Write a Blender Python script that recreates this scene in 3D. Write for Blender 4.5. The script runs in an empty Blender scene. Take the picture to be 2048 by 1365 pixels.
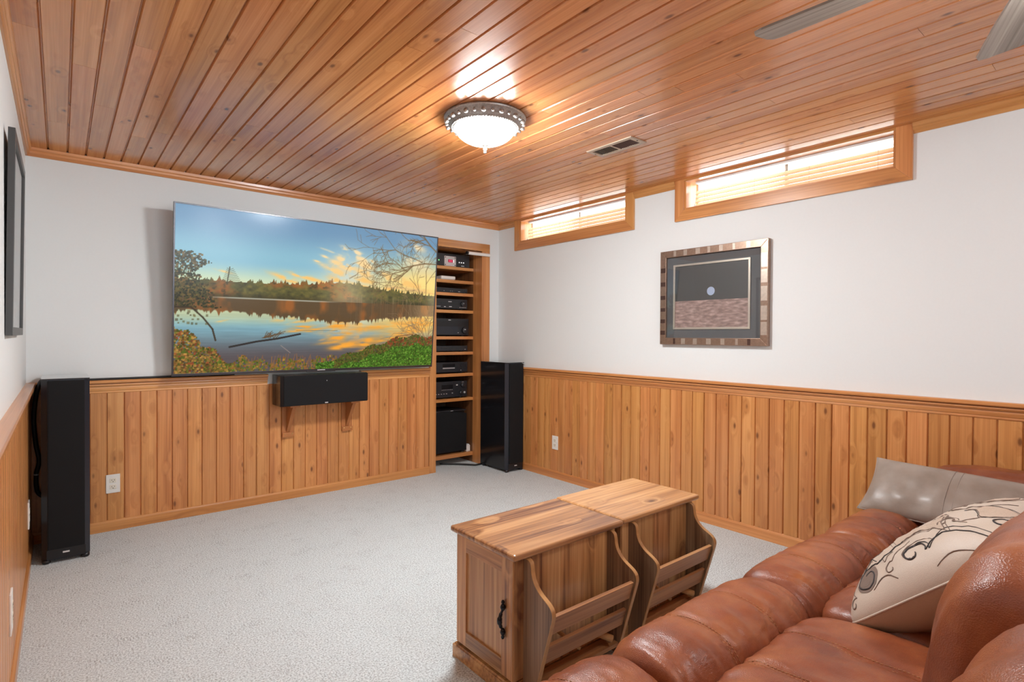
import bpy, bmesh, math, random
import numpy as np
from mathutils import Vector, Matrix, noise, Euler

random.seed(7)
rng = np.random.default_rng(11)
SC = bpy.context.scene
COL = SC.collection

# ------------------------------------------------------------------ camera
cam_data = bpy.data.cameras.new('camera')
cam = bpy.data.objects.new('camera', cam_data)
COL.objects.link(cam)
cam_data.sensor_width = 36.0
cam_data.lens = 36.0 * 1099.107 / 2048.0
cam_data.clip_start = 0.02
_f = Vector((0.63487071, 0.77255061, -0.01023433))
_r = Vector((0.77261511, -0.63485095, 0.0054919))
_u = Vector((0.0022545, 0.01139385, 0.99993255))
CAM = Vector((-3.2181, -4.1206, 1.2))
cam.matrix_world = Matrix(((_r.x, _u.x, -_f.x, CAM.x), (_r.y, _u.y, -_f.y, CAM.y),
                           (_r.z, _u.z, -_f.z, CAM.z), (0, 0, 0, 1)))
SC.camera = cam

# ------------------------------------------------------------------ world, exposure
world = bpy.data.worlds.new('overcast_sky')
SC.world = world
world.use_nodes = True
wn = world.node_tree.nodes
wn['Background'].inputs[0].default_value = (0.86, 0.945, 1.0, 1)
wn['Background'].inputs[1].default_value = 10.0
SC.view_settings.view_transform = 'Standard'
SC.view_settings.look = 'None'
SC.view_settings.gamma = 1.0
SC.view_settings.use_curve_mapping = False
SC.view_settings.exposure = -0.20

LAMP_POWER = 270.0      # emission strength of the dome lamp bowl
FAN_POWER = 95.0       # emission strength of the light bowl added to the fan
SCREEN_POWER = 1.12

# ------------------------------------------------------------------ helpers
def srgb(r, g, b):
    def c(v):
        v /= 255.0
        return v / 12.92 if v <= 0.04045 else ((v + 0.055) / 1.055) ** 2.4
    return (c(r), c(g), c(b), 1.0)

def wloc(o):
    v = Vector((0, 0, 0))
    while o is not None:
        v = v + Vector(o.location); o = o.parent
    return v

def link(name, me, mat, parent=None, kind=None):
    o = bpy.data.objects.new(name, me)
    COL.objects.link(o)
    if mat is not None and len(me.materials) == 0:
        me.materials.append(mat)
    if parent is not None:
        o.parent = parent
    if kind:
        o['kind'] = kind
    return o

def setsmooth(me, on=True):
    if on:
        me.polygons.foreach_set('use_smooth', [True] * len(me.polygons))

def from_bm(name, bm, mat, parent=None, smooth=False, world=True, origin=None, kind=None):
    """bm in world coordinates (world=True) or in the parent's local coordinates"""
    off = wloc(parent) if (world and parent is not None) else Vector((0, 0, 0))
    if origin is not None:
        origin = Vector(origin)
        bmesh.ops.translate(bm, verts=bm.verts, vec=-origin)
    elif off.length > 0:
        bmesh.ops.translate(bm, verts=bm.verts, vec=-off)
    bmesh.ops.recalc_face_normals(bm, faces=bm.faces)
    me = bpy.data.meshes.new(name)
    bm.to_mesh(me); bm.free()
    setsmooth(me, smooth)
    o = link(name, me, mat, parent, kind)
    if origin is not None:
        o.location = origin - off
    return o

def thing(name, label, cat, loc=(0, 0, 0), group=None, kind=None):
    o = bpy.data.objects.new(name, None)
    COL.objects.link(o)
    o.location = loc
    o.empty_display_size = 0.05
    if label: o['label'] = label
    if cat: o['category'] = cat
    if group: o['group'] = group
    if kind: o['kind'] = kind
    return o

def tag(o, label, cat=None, group=None):
    o['label'] = label
    if cat: o['category'] = cat
    if group: o['group'] = group
    return o

def copy_tree(o, parent=None):
    c = o.copy(); COL.objects.link(c); c.parent = parent
    for ch in [k for k in bpy.data.objects if k.parent == o]:
        copy_tree(ch, c)
    return c

def add_box(bm, x0, x1, y0, y1, z0, z1):
    vs = [bm.verts.new(p) for p in ((x0, y0, z0), (x1, y0, z0), (x1, y1, z0), (x0, y1, z0),
                                    (x0, y0, z1), (x1, y0, z1), (x1, y1, z1), (x0, y1, z1))]
    for f in ((0, 3, 2, 1), (4, 5, 6, 7), (0, 1, 5, 4), (1, 2, 6, 5), (2, 3, 7, 6), (3, 0, 4, 7)):
        bm.faces.new([vs[i] for i in f])
    return vs

def box(name, x0, x1, y0, y1, z0, z1, mat, parent=None, bevel=0.0, seg=2, smooth=False, world=True, kind=None):
    bm = bmesh.new()
    add_box(bm, min(x0, x1), max(x0, x1), min(y0, y1), max(y0, y1), min(z0, z1), max(z0, z1))
    if bevel > 0:
        bmesh.ops.bevel(bm, geom=bm.edges[:], offset=bevel, segments=seg, profile=0.6, affect='EDGES')
    return from_bm(name, bm, mat, parent, smooth, world, kind=kind)

def add_prism(bm, pts, axis, a0, a1):
    """extrude polygon pts (2D) along axis. axis 'x': pts=(y,z); 'y': (x,z); 'z': (x,y)"""
    def P(p, a):
        return {'x': (a, p[0], p[1]), 'y': (p[0], a, p[1]), 'z': (p[0], p[1], a)}[axis]
    A = [bm.verts.new(P(p, a0)) for p in pts]
    B = [bm.verts.new(P(p, a1)) for p in pts]
    n = len(pts)
    for i in range(n):
        bm.faces.new((A[i], A[(i + 1) % n], B[(i + 1) % n], B[i]))
    bm.faces.new(A); bm.faces.new(B[::-1])

def prism(name, pts, axis, a0, a1, mat, parent=None, bevel=0, smooth=False, world=True, kind=None):
    bm = bmesh.new()
    add_prism(bm, pts, axis, a0, a1)
    if bevel:
        bmesh.ops.bevel(bm, geom=bm.edges[:], offset=bevel, segments=2, profile=0.6, affect='EDGES')
    return from_bm(name, bm, mat, parent, smooth, world, kind=kind)

def add_lathe(bm, prof, c, seg=48, axis='z'):
    """prof: list of (r, h); revolve round axis through c"""
    c = Vector(c)
    rings = []
    for r, h in prof:
        ring = []
        if r < 1e-6:
            v = {'z': Vector((0, 0, h)), 'y': Vector((0, h, 0)), 'x': Vector((h, 0, 0))}[axis]
            ring = [bm.verts.new(c + v)]
        else:
            for i in range(seg):
                t = 2 * math.pi * i / seg
                a, b = r * math.cos(t), r * math.sin(t)
                v = {'z': Vector((a, b, h)), 'y': Vector((a, h, b)), 'x': Vector((h, a, b))}[axis]
                ring.append(bm.verts.new(c + v))
        rings.append(ring)
    for A, B in zip(rings[:-1], rings[1:]):
        if len(A) == 1 and len(B) == 1:
            continue
        for i in range(seg):
            j = (i + 1) % seg
            if len(A) == 1:
                bm.faces.new((A[0], B[i], B[j]))
            elif len(B) == 1:
                bm.faces.new((A[i], A[j], B[0]))
            else:
                bm.faces.new((A[i], A[j], B[j], B[i]))

def lathe(name, prof, c, mat, parent=None, seg=48, axis='z', smooth=True, world=True):
    bm = bmesh.new()
    add_lathe(bm, prof, c, seg, axis)
    return from_bm(name, bm, mat, parent, smooth, world)

def add_tube(bm, pts, rad, seg=8, cap=True):
    pts = [Vector(p) for p in pts]
    n = len(pts)
    rads = rad if isinstance(rad, (list, tuple)) else [rad] * n
    prev = None
    rings = []
    for i, p in enumerate(pts):
        t = (pts[min(i + 1, n - 1)] - pts[max(i - 1, 0)])
        if t.length < 1e-9: t = Vector((0, 0, 1))
        t.normalize()
        if prev is None:
            a = Vector((0, 0, 1)) if abs(t.z) < 0.9 else Vector((1, 0, 0))
            nrm = t.cross(a).normalized()
        else:
            nrm = (prev - t * prev.dot(t))
            nrm = nrm.normalized() if nrm.length > 1e-6 else t.orthogonal().normalized()
        prev = nrm
        b = t.cross(nrm)
        rings.append([bm.verts.new(p + (nrm * math.cos(2 * math.pi * k / seg) + b * math.sin(2 * math.pi * k / seg)) * rads[i]) for k in range(seg)])
    for A, B in zip(rings[:-1], rings[1:]):
        for k in range(seg):
            bm.faces.new((A[k], A[(k + 1) % seg], B[(k + 1) % seg], B[k]))
    if cap:
        bm.faces.new(rings[0][::-1]); bm.faces.new(rings[-1])

def tube(name, pts, rad, mat, parent=None, seg=8, smooth=True, world=True):
    bm = bmesh.new()
    add_tube(bm, pts, rad, seg)
    return from_bm(name, bm, mat, parent, smooth, world)

def spline(pts, n=12):
    """Catmull-Rom through pts"""
    P = [Vector(p) for p in pts]
    P = [P[0] * 2 - P[1]] + P + [P[-1] * 2 - P[-2]]
    out = []
    for i in range(1, len(P) - 2):
        for k in range(n):
            t = k / n
            a, b, c, d = P[i - 1], P[i], P[i + 1], P[i + 2]
            out.append(0.5 * ((2 * b) + (c - a) * t + (2 * a - 5 * b + 4 * c - d) * t * t + (3 * b - a - 3 * c + d) * t ** 3))
    out.append(P[-2])
    return out

# ------------------------------------------------------------------ materials
def new_mat(name):
    m = bpy.data.materials.new(name)
    m.use_nodes = True
    nt = m.node_tree
    return m, nt, nt.nodes, nt.links, nt.nodes['Principled BSDF']

def setp(b, **kw):
    names = {'color': 'Base Color', 'rough': 'Roughness', 'metal': 'Metallic', 'coat': 'Coat Weight', 'coatrough': 'Coat Roughness',
             'spec': 'Specular IOR Level', 'emit': 'Emission Color', 'estr': 'Emission Strength', 'sheen': 'Sheen Weight', 'trans': 'Transmission Weight'}
    for k, v in kw.items():
        b.inputs[names[k]].default_value = v

def math_node(N, L, op, a, b=None, c=None, clamp=False):
    n = N.new('ShaderNodeMath'); n.operation = op; n.use_clamp = clamp
    for i, v in enumerate((a, b, c)):
        if v is None: continue
        if hasattr(v, 'links'): L.new(v, n.inputs[i])
        else: n.inputs[i].default_value = v
    return n.outputs[0]

def mixc(N, L, fac, a, b, mode='MIX'):
    n = N.new('ShaderNodeMix'); n.data_type = 'RGBA'; n.blend_type = mode
    for sock, v in ((n.inputs[0], fac), (n.inputs[6], a), (n.inputs[7], b)):
        if hasattr(v, 'links'): L.new(v, sock)
        else: sock.default_value = v
    return n.outputs[2]

def ramp(N, L, fac, stops):
    n = N.new('ShaderNodeValToRGB')
    while len(n.color_ramp.elements) < len(stops): n.color_ramp.elements.new(0.5)
    for e, (p, c) in zip(n.color_ramp.elements, stops):
        e.position = p; e.color = c if len(c) == 4 else (*c, 1)
    L.new(fac, n.inputs[0])
    return n.outputs[0]

def plain(name, color, rough=0.5, metal=0.0, coat=0.0, bump=0.0, bscale=200, var=0.06, spec=0.5, emit=None, estr=0.0):
    """plain colour with a little procedural noise in it"""
    m, nt, N, L, b = new_mat(name)
    tc = N.new('ShaderNodeTexCoord')
    ns = N.new('ShaderNodeTexNoise'); ns.inputs['Scale'].default_value = bscale; ns.inputs['Detail'].default_value = 3
    L.new(tc.outputs['Object'], ns.inputs['Vector'])
    c = color if len(color) == 4 else (*color, 1)
    lo = (c[0] * (1 - var), c[1] * (1 - var), c[2] * (1 - var), 1); hi = (min(1, c[0] * (1 + var)), min(1, c[1] * (1 + var)), min(1, c[2] * (1 + var)), 1)
    L.new(mixc(N, L, ns.outputs['Fac'], lo, hi), b.inputs['Base Color'])
    setp(b, rough=rough, metal=metal, coat=coat, spec=spec)
    if bump > 0:
        bp = N.new('ShaderNodeBump'); bp.inputs['Strength'].default_value = bump; bp.inputs['Distance'].default_value = 0.002
        L.new(ns.outputs['Fac'], bp.inputs['Height']); L.new(bp.outputs['Normal'], b.inputs['Normal'])
    if emit is not None:
        b.inputs['Emission Color'].default_value = emit if len(emit) == 4 else (*emit, 1)
        b.inputs['Emission Strength'].default_value = estr
    return m

def wood(name, dark, mid, light, axis='z', rough=0.35, coat=0.25, knots=0.5, across=26.0, vary=0.22, knotcol=None, kscale=(8.0, 2.6), streak=0.35):
    m, nt, N, L, b = new_mat(name)
    tc = N.new('ShaderNodeTexCoord')
    oi = N.new('ShaderNodeObjectInfo')
    def vec(ac, al):
        s = {'x': (al, ac, ac), 'y': (ac, al, ac), 'z': (ac, ac, al)}[axis]
        off = N.new('ShaderNodeVectorMath'); off.operation = 'SCALE'
        off.inputs[0].default_value = (3.1, 7.7, 5.3)
        L.new(math_node(N, L, 'MULTIPLY', oi.outputs['Random'], 9.0), off.inputs['Scale'])
        ad = N.new('ShaderNodeVectorMath'); ad.operation = 'ADD'
        L.new(tc.outputs['Object'], ad.inputs[0]); L.new(off.outputs[0], ad.inputs[1])
        mu = N.new('ShaderNodeVectorMath'); mu.operation = 'MULTIPLY'
        L.new(ad.outputs[0], mu.inputs[0]); mu.inputs[1].default_value = s
        return mu.outputs[0]
    # knots
    vor = N.new('ShaderNodeTexVoronoi'); vor.feature = 'F1'; vor.inputs['Scale'].default_value = 1.0
    L.new(vec(*kscale), vor.inputs['Vector'])
    sep = N.new('ShaderNodeSeparateColor'); L.new(vor.outputs['Color'], sep.inputs[0])
    gate = math_node(N, L, 'LESS_THAN', sep.outputs[0], knots)
    mr = N.new('ShaderNodeMapRange'); mr.interpolation_type = 'SMOOTHSTEP'
    L.new(vor.outputs['Distance'], mr.inputs[0]); mr.inputs[1].default_value = 0.16; mr.inputs[2].default_value = 0.05
    mr.inputs[3].default_value = 0.0; mr.inputs[4].default_value = 1.0
    knot = math_node(N, L, 'MULTIPLY', mr.outputs[0], gate)
    mr2 = N.new('ShaderNodeMapRange'); mr2.interpolation_type = 'SMOOTHSTEP'
    L.new(vor.outputs['Distance'], mr2.inputs[0]); mr2.inputs[1].default_value = 0.5; mr2.inputs[2].default_value = 0.08
    halo = math_node(N, L, 'MULTIPLY', mr2.outputs[0], gate)
    # broad grain, bent round the knots
    n1 = N.new('ShaderNodeTexNoise'); n1.inputs['Scale'].default_value = 1.0; n1.inputs['Detail'].default_value = 3.0; n1.inputs['Distortion'].default_value = 0.4
    v1 = vec(across, 0.9)
    sh = N.new('ShaderNodeVectorMath'); sh.operation = 'ADD'
    L.new(v1, sh.inputs[0])
    cmb = N.new('ShaderNodeCombineXYZ'); L.new(halo, cmb.inputs[0]); L.new(halo, cmb.inputs[1]); L.new(cmb.outputs[0], sh.inputs[1])
    L.new(sh.outputs[0], n1.inputs['Vector'])
    n2 = N.new('ShaderNodeTexNoise'); n2.inputs['Scale'].default_value = 1.0; n2.inputs['Detail'].default_value = 2.0
    L.new(vec(across * 7, 2.0), n2.inputs['Vector'])
    g = math_node(N, L, 'ADD', math_node(N, L, 'MULTIPLY', n1.outputs['Fac'], 1 - streak), math_node(N, L, 'MULTIPLY', n2.outputs['Fac'], streak))
    col = ramp(N, L, g, [(0.34, dark), (0.5, mid), (0.66, light)])
    # each board its own tone
    val = math_node(N, L, 'ADD', math_node(N, L, 'MULTIPLY', oi.outputs['Random'], vary), 1.0 - vary * 0.5)
    hsv = N.new('ShaderNodeHueSaturation')
    L.new(val, hsv.inputs['Value']); L.new(col, hsv.inputs['Color'])
    L.new(math_node(N, L, 'ADD', math_node(N, L, 'MULTIPLY', math_node(N, L, 'FRACT', math_node(N, L, 'MULTIPLY', oi.outputs['Random'], 17.3)), 0.009), 0.494), hsv.inputs['Hue'])
    kc = knotcol or (dark[0] * 0.33, dark[1] * 0.26, dark[2] * 0.26, 1)
    c2 = mixc(N, L, math_node(N, L, 'MULTIPLY', halo, 0.3), hsv.outputs[0], dark)
    c3 = mixc(N, L, math_node(N, L, 'MULTIPLY', knot, 0.85), c2, kc)
    L.new(c3, b.inputs['Base Color'])
    setp(b, rough=rough, coat=coat, coatrough=0.18)
    bp = N.new('ShaderNodeBump'); bp.inputs['Strength'].default_value = 0.12; bp.inputs['Distance'].default_value = 0.001
    L.new(g, bp.inputs['Height']); L.new(bp.outputs['Normal'], b.inputs['Normal'])
    return m

PINE = dict(dark=(0.43, 0.165, 0.046, 1), mid=(0.58, 0.250, 0.076, 1), light=(0.69, 0.33, 0.115, 1))
M = {}
M['panel_z'] = wood('pine_wainscot', **PINE, axis='z', rough=0.34, coat=0.25, knots=0.85, vary=0.16, kscale=(14, 6.0))
CPINE = dict(dark=(0.44, 0.165, 0.050, 1), mid=(0.57, 0.228, 0.072, 1), light=(0.68, 0.30, 0.105, 1))
M['ceil_y'] = wood('pine_ceiling', **CPINE, axis='y', rough=0.26, coat=0.4, knots=0.55, vary=0.14, kscale=(13, 6.5))
M['trim_x'] = wood('pine_trim_x', **PINE, axis='x', knots=0.12, rough=0.3)
M['trim_y'] = wood('pine_trim_y', **PINE, axis='y', knots=0.12, rough=0.3)
M['trim_z'] = wood('pine_trim_z', **PINE, axis='z', knots=0.2, rough=0.3)
RUST = dict(dark=(0.16, 0.062, 0.026, 1), mid=(0.47, 0.240, 0.092, 1), light=(0.66, 0.395, 0.175, 1))
M['rust_z'] = wood('rustic_pine_z', **RUST, axis='z', knots=0.35, rough=0.38, across=12, vary=0.3, coat=0.2, kscale=(9, 5), streak=0.42)
M['rust_x'] = wood('rustic_pine_x', **RUST, axis='x', knots=0.4, rough=0.32, across=11, vary=0.16, coat=0.35, kscale=(9, 5), streak=0.38)
M['rust_y'] = wood('rustic_pine_y', **RUST, axis='y', knots=0.2, rough=0.38, across=12, vary=0.3, coat=0.2, kscale=(9, 5), streak=0.42)
GREYW = dict(dark=(0.12, 0.070, 0.040, 1), mid=(0.24, 0.145, 0.082, 1), light=(0.36, 0.23, 0.135, 1))
M['rust_grey'] = wood('weathered_rack_side', **GREYW, axis='z', knots=0.2, rough=0.42, across=22, vary=0.2, coat=0.1, streak=0.5)
M['rust_slat'] = wood('rack_slat_wood', (0.17, 0.065, 0.028, 1), (0.36, 0.165, 0.066, 1), (0.50, 0.26, 0.11, 1), axis='x', knots=0.3, rough=0.45, across=14, vary=0.2, coat=0.05, kscale=(9, 5), streak=0.4)
M['edge'] = plain('banded_edge', (0.48, 0.25, 0.095), rough=0.4, bscale=40, var=0.2)
M['blade'] = wood('fan_blade_grey_wood', (0.16, 0.13, 0.105, 1), (0.27, 0.225, 0.185, 1), (0.38, 0.33, 0.28, 1), axis='x', knots=0.0, rough=0.5, across=22, vary=0.08, coat=0.0, streak=0.5)
M['wall'] = plain('wall_paint', (0.775, 0.80, 0.80), rough=0.6, bump=0.05, bscale=90, var=0.015)
M['white'] = plain('white_plastic', (0.82, 0.80, 0.76), rough=0.35, var=0.02)
M['ivory'] = plain('ivory_plastic', (0.80, 0.74, 0.63), rough=0.35, var=0.02)
M['slot'] = plain('outlet_slot', (0.05, 0.045, 0.04), rough=0.6)
M['black_gloss'] = plain('black_lacquer', (0.010, 0.010, 0.012), rough=0.18, coat=0.2, var=0.2, bscale=20)
M['black_satin'] = plain('black_satin_top', (0.035, 0.035, 0.038), rough=0.14, coat=1.0, bscale=30)
M['black_cloth'] = plain('black_grille_cloth', (0.009, 0.009, 0.010), rough=0.8, spec=0.25, bump=0.35, bscale=900, var=0.3)
M['black_plastic'] = plain('black_plastic', (0.010, 0.010, 0.012), rough=0.38, bscale=60)
M['blue_black'] = plain('bevelled_dark_baffle', (0.016, 0.019, 0.028), rough=0.32, bscale=60)
M['charcoal'] = plain('charcoal_faceplate', (0.017, 0.018, 0.022), rough=0.35, bscale=80)
M['cable'] = plain('black_cable', (0.012, 0.012, 0.012), rough=0.45)
M['badge'] = plain('silver_badge', (0.75, 0.75, 0.76), rough=0.3, metal=0.3)
M['silver'] = plain('brushed_aluminium', (0.62, 0.60, 0.60), rough=0.35, metal=0.6, bscale=120)
M['led_green'] = plain('green_led', (0.2, 0.8, 0.3), emit=(0.25, 0.9, 0.35, 1), estr=1.2)
M['led_white'] = plain('white_led', (0.8, 0.8, 0.8), emit=(0.9, 0.9, 0.95, 1), estr=0.8)
M['led_red'] = plain('red_display', (0.30, 0.004, 0.03), emit=(0.45, 0.0, 0.03, 1), estr=0.5)
M['led_red2'] = plain('red_display_digits', (0.8, 0.1, 0.2), emit=(0.9, 0.10, 0.22, 1), estr=0.8)
M['bezel'] = plain('tv_bezel', (0.10, 0.10, 0.11), rough=0.28, metal=0.85, bscale=100)
M['tv_back'] = plain('tv_back_shell', (0.02, 0.02, 0.02), rough=0.5)
M['pewter'] = plain('antique_pewter', (0.42, 0.40, 0.38), rough=0.46, metal=0.9, bump=0.5, bscale=130, var=0.45)
M['vent'] = plain('tan_vent_metal', (0.46, 0.36, 0.27), rough=0.4, metal=0.2)
M['void'] = plain('vent_void', (0.010, 0.008, 0.006), rough=0.9)
M['iron'] = plain('dark_iron', (0.022, 0.024, 0.028), rough=0.26, metal=0.75)
M['bracket'] = plain('painted_bracket', (0.42, 0.155, 0.045), rough=0.4)
M['brass'] = plain('brass_screw', (0.75, 0.55, 0.25), rough=0.3, metal=0.8)
M['frame_dark'] = plain('dark_grey_frame', (0.055, 0.055, 0.055), rough=0.4, bscale=50)
M['mat_white'] = plain('white_mat_board', (0.78, 0.78, 0.76), rough=0.7)
M['print_grey'] = plain('grey_print', (0.12, 0.125, 0.13), rough=0.5, bscale=9, var=0.5)
M['slate_mat'] = plain('slate_mat_board', (0.080, 0.083, 0.088), rough=0.6, bscale=300)
M['bronze'] = plain('bronze_leaf', (0.34, 0.225, 0.165), rough=0.30, metal=0.75, bscale=70, var=0.3)
M['bronze_light'] = plain('pale_bronze_leaf', (0.60, 0.50, 0.42), rough=0.28, metal=0.75, bscale=70, var=0.2)
M['bronze_dark'] = plain('dark_bronze_leaf', (0.10, 0.055, 0.045), rough=0.35, metal=0.6, bscale=70, var=0.2)
M['champagne'] = plain('champagne_fillet', (0.60, 0.54, 0.46), rough=0.3, metal=0.7)
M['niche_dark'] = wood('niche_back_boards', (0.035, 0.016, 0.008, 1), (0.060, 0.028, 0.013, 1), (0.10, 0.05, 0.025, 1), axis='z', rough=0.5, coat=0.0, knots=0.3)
M['niche_side_shade'] = wood('shaded_niche_side', (0.10, 0.040, 0.014, 1), (0.17, 0.07, 0.024, 1), (0.24, 0.105, 0.038, 1), axis='z', rough=0.5, coat=0.0, knots=0.3)  # pine darkened: the niche's inner shade is put into the colour
M['sash'] = plain('white_vinyl_sash', (0.80, 0.80, 0.80), rough=0.4, var=0.02)
M['cord'] = plain('blind_cord', (0.75, 0.62, 0.48), rough=0.7)
M['embroid'] = plain('taupe_embroidery', (0.20, 0.145, 0.115), rough=0.7, bump=0.5, bscale=500, var=0.3)
M['embroid_dark'] = plain('dark_embroidery', (0.032, 0.026, 0.026), rough=0.6, bump=0.5, bscale=600, var=0.4)
M['applique'] = plain('sheer_applique', (0.50, 0.395, 0.31), rough=0.7, bump=0.5, bscale=300, var=0.2)
M['thread'] = plain('tan_stitching', (0.46, 0.22, 0.095), rough=0.6)
M['thread_grey'] = plain('grey_stitching', (0.33, 0.28, 0.245), rough=0.6)

def carpet_mat():
    m, nt, N, L, b = new_mat('cut_loop_carpet')
    tc = N.new('ShaderNodeTexCoord')
    fine = N.new('ShaderNodeTexNoise'); fine.inputs['Scale'].default_value = 150; fine.inputs['Detail'].default_value = 4; fine.inputs['Roughness'].default_value = 0.65
    L.new(tc.outputs['Object'], fine.inputs['Vector'])
    # short ticks set in rows where the loops lie lower
    mp = N.new('ShaderNodeMapping'); mp.inputs['Scale'].default_value = (110, 34, 1); mp.inputs['Rotation'].default_value = (0, 0, 0.18)
    L.new(tc.outputs['Object'], mp.inputs['Vector'])
    tick = N.new('ShaderNodeTexVoronoi'); tick.voronoi_dimensions = '2D'; tick.inputs['Scale'].default_value = 1.0
    L.new(mp.outputs[0], tick.inputs['Vector'])
    patch = N.new('ShaderNodeTexNoise'); patch.inputs['Scale'].default_value = 9; patch.inputs['Detail'].default_value = 2
    L.new(tc.outputs['Object'], patch.inputs['Vector'])
    pm = N.new('ShaderNodeMapRange'); L.new(patch.outputs['Fac'], pm.inputs[0]); pm.inputs[1].default_value = 0.51; pm.inputs[2].default_value = 0.68
    tm = N.new('ShaderNodeMapRange'); L.new(tick.outputs['Distance'], tm.inputs[0]); tm.inputs[1].default_value = 0.42; tm.inputs[2].default_value = 0.2
    tk = math_node(N, L, 'MULTIPLY', pm.outputs[0], tm.outputs[0])
    col = ramp(N, L, fine.outputs['Fac'], [(0.36, (0.33, 0.37, 0.38, 1)), (0.5, (0.635, 0.70, 0.72, 1)), (0.64, (0.80, 0.87, 0.89, 1))])
    col = mixc(N, L, math_node(N, L, 'MULTIPLY', tk, 0.30), col, (0.26, 0.27, 0.27, 1))
    L.new(col, b.inputs['Base Color'])
    setp(b, rough=0.95, spec=0.1, sheen=0.2)
    h = math_node(N, L, 'SUBTRACT', fine.outputs['Fac'], math_node(N, L, 'MULTIPLY', tk, 0.4))
    bp = N.new('ShaderNodeBump'); bp.inputs['Strength'].default_value = 0.8; bp.inputs['Distance'].default_value = 0.006
    L.new(h, bp.inputs['Height']); L.new(bp.outputs['Normal'], b.inputs['Normal'])
    return m
M['carpet'] = carpet_mat()

def leather_mat(name, c0, c1, c2, rough=0.34, grain=0.45):
    m, nt, N, L, b = new_mat(name)
    tc = N.new('ShaderNodeTexCoord')
    big = N.new('ShaderNodeTexNoise'); big.inputs['Scale'].default_value = 5.5; big.inputs['Detail'].default_value = 5; big.inputs['Roughness'].default_value = 0.6
    L.new(tc.outputs['Object'], big.inputs['Vector'])
    col = ramp(N, L, big.outputs['Fac'], [(0.32, c0), (0.5, c1), (0.7, c2)])
    L.new(col, b.inputs['Base Color'])
    vor = N.new('ShaderNodeTexVoronoi'); vor.inputs['Scale'].default_value = 420; vor.feature = 'F1'
    L.new(tc.outputs['Object'], vor.inputs['Vector'])
    wr = N.new('ShaderNodeTexNoise'); wr.inputs['Scale'].default_value = 30; wr.inputs['Detail'].default_value = 6; wr.inputs['Distortion'].default_value = 0.8
    L.new(tc.outputs['Object'], wr.inputs['Vector'])
    h = math_node(N, L, 'ADD', math_node(N, L, 'MULTIPLY', vor.outputs['Distance'], 0.35), wr.outputs['Fac'])
    bp = N.new('ShaderNodeBump'); bp.inputs['Strength'].default_value = grain; bp.inputs['Distance'].default_value = 0.004
    L.new(h, bp.inputs['Height']); L.new(bp.outputs['Normal'], b.inputs['Normal'])
    rr = N.new('ShaderNodeMapRange'); L.new(big.outputs['Fac'], rr.inputs[0]); rr.inputs[3].default_value = rough - 0.08; rr.inputs[4].default_value = rough + 0.12
    L.new(rr.outputs[0], b.inputs['Roughness'])
    setp(b, coat=0.12, coatrough=0.25)
    return m
M['leather'] = leather_mat('cognac_leather', (0.17, 0.042, 0.018, 1), (0.27, 0.074, 0.028, 1), (0.40, 0.138, 0.046, 1), grain=0.36)
M['greyleather'] = leather_mat('taupe_leather', (0.25, 0.205, 0.17, 1), (0.31, 0.26, 0.22, 1), (0.38, 0.325, 0.28, 1), rough=0.42, grain=0.12)
M['linen'] = plain('cream_satin_cloth', (0.55, 0.465, 0.385), rough=0.45, bump=0.25, bscale=420, var=0.1)
M['linen_side'] = plain('beige_gusset_cloth', (0.46, 0.33, 0.23), rough=0.45, bump=0.25, bscale=420, var=0.1)

def glass_mat(name, tint=(1, 1, 1, 1), refl=1.0):
    m = bpy.data.materials.new(name); m.use_nodes = True
    N, L = m.node_tree.nodes, m.node_tree.links
    N.remove(N['Principled BSDF'])
    out = N['Material Output']
    tr = N.new('ShaderNodeBsdfTransparent'); tr.inputs[0].default_value = tint
    gl = N.new('ShaderNodeBsdfGlossy'); gl.inputs['Roughness'].default_value = 0.02
    lw = N.new('ShaderNodeLayerWeight'); lw.inputs[0].default_value = 0.5
    sch = math_node(N, L, 'ADD', math_node(N, L, 'MULTIPLY', math_node(N, L, 'POWER', lw.outputs['Facing'], 5.0), 0.96), 0.04)
    mx = N.new('ShaderNodeMixShader')
    L.new(math_node(N, L, 'MULTIPLY', sch, refl), mx.inputs[0]); L.new(tr.outputs[0], mx.inputs[1]); L.new(gl.outputs[0], mx.inputs[2])
    L.new(mx.outputs[0], out.inputs[0])
    return m
M['glass'] = glass_mat('clear_glass')
M['screen_mesh'] = glass_mat('insect_screen_mesh', tint=(0.78, 0.75, 0.71, 1), refl=0.1)

def slat_mat():
    m = bpy.data.materials.new('blond_blind_slat'); m.use_nodes = True
    N, L = m.node_tree.nodes, m.node_tree.links
    p = N['Principled BSDF']; out = N['Material Output']
    tc = N.new('ShaderNodeTexCoord'); ns = N.new('ShaderNodeTexNoise'); ns.inputs['Scale'].default_value = 1.0
    mp = N.new('ShaderNodeMapping'); mp.inputs['Scale'].default_value = (60, 3, 60)
    L.new(tc.outputs['Object'], mp.inputs[0]); L.new(mp.outputs[0], ns.inputs['Vector'])
    L.new(mixc(N, L, ns.outputs['Fac'], (0.72, 0.52, 0.36, 1), (0.82, 0.64, 0.47, 1)), p.inputs['Base Color'])
    p.inputs['Roughness'].default_value = 0.4
    t = N.new('ShaderNodeBsdfTranslucent'); t.inputs[0].default_value = (0.96, 0.80, 0.64, 1)
    mx = N.new('ShaderNodeMixShader'); mx.inputs[0].default_value = 0.62
    L.new(p.outputs[0], mx.inputs[1]); L.new(t.outputs[0], mx.inputs[2]); L.new(mx.outputs[0], out.inputs[0])
    return m
M['slat'] = slat_mat()

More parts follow.
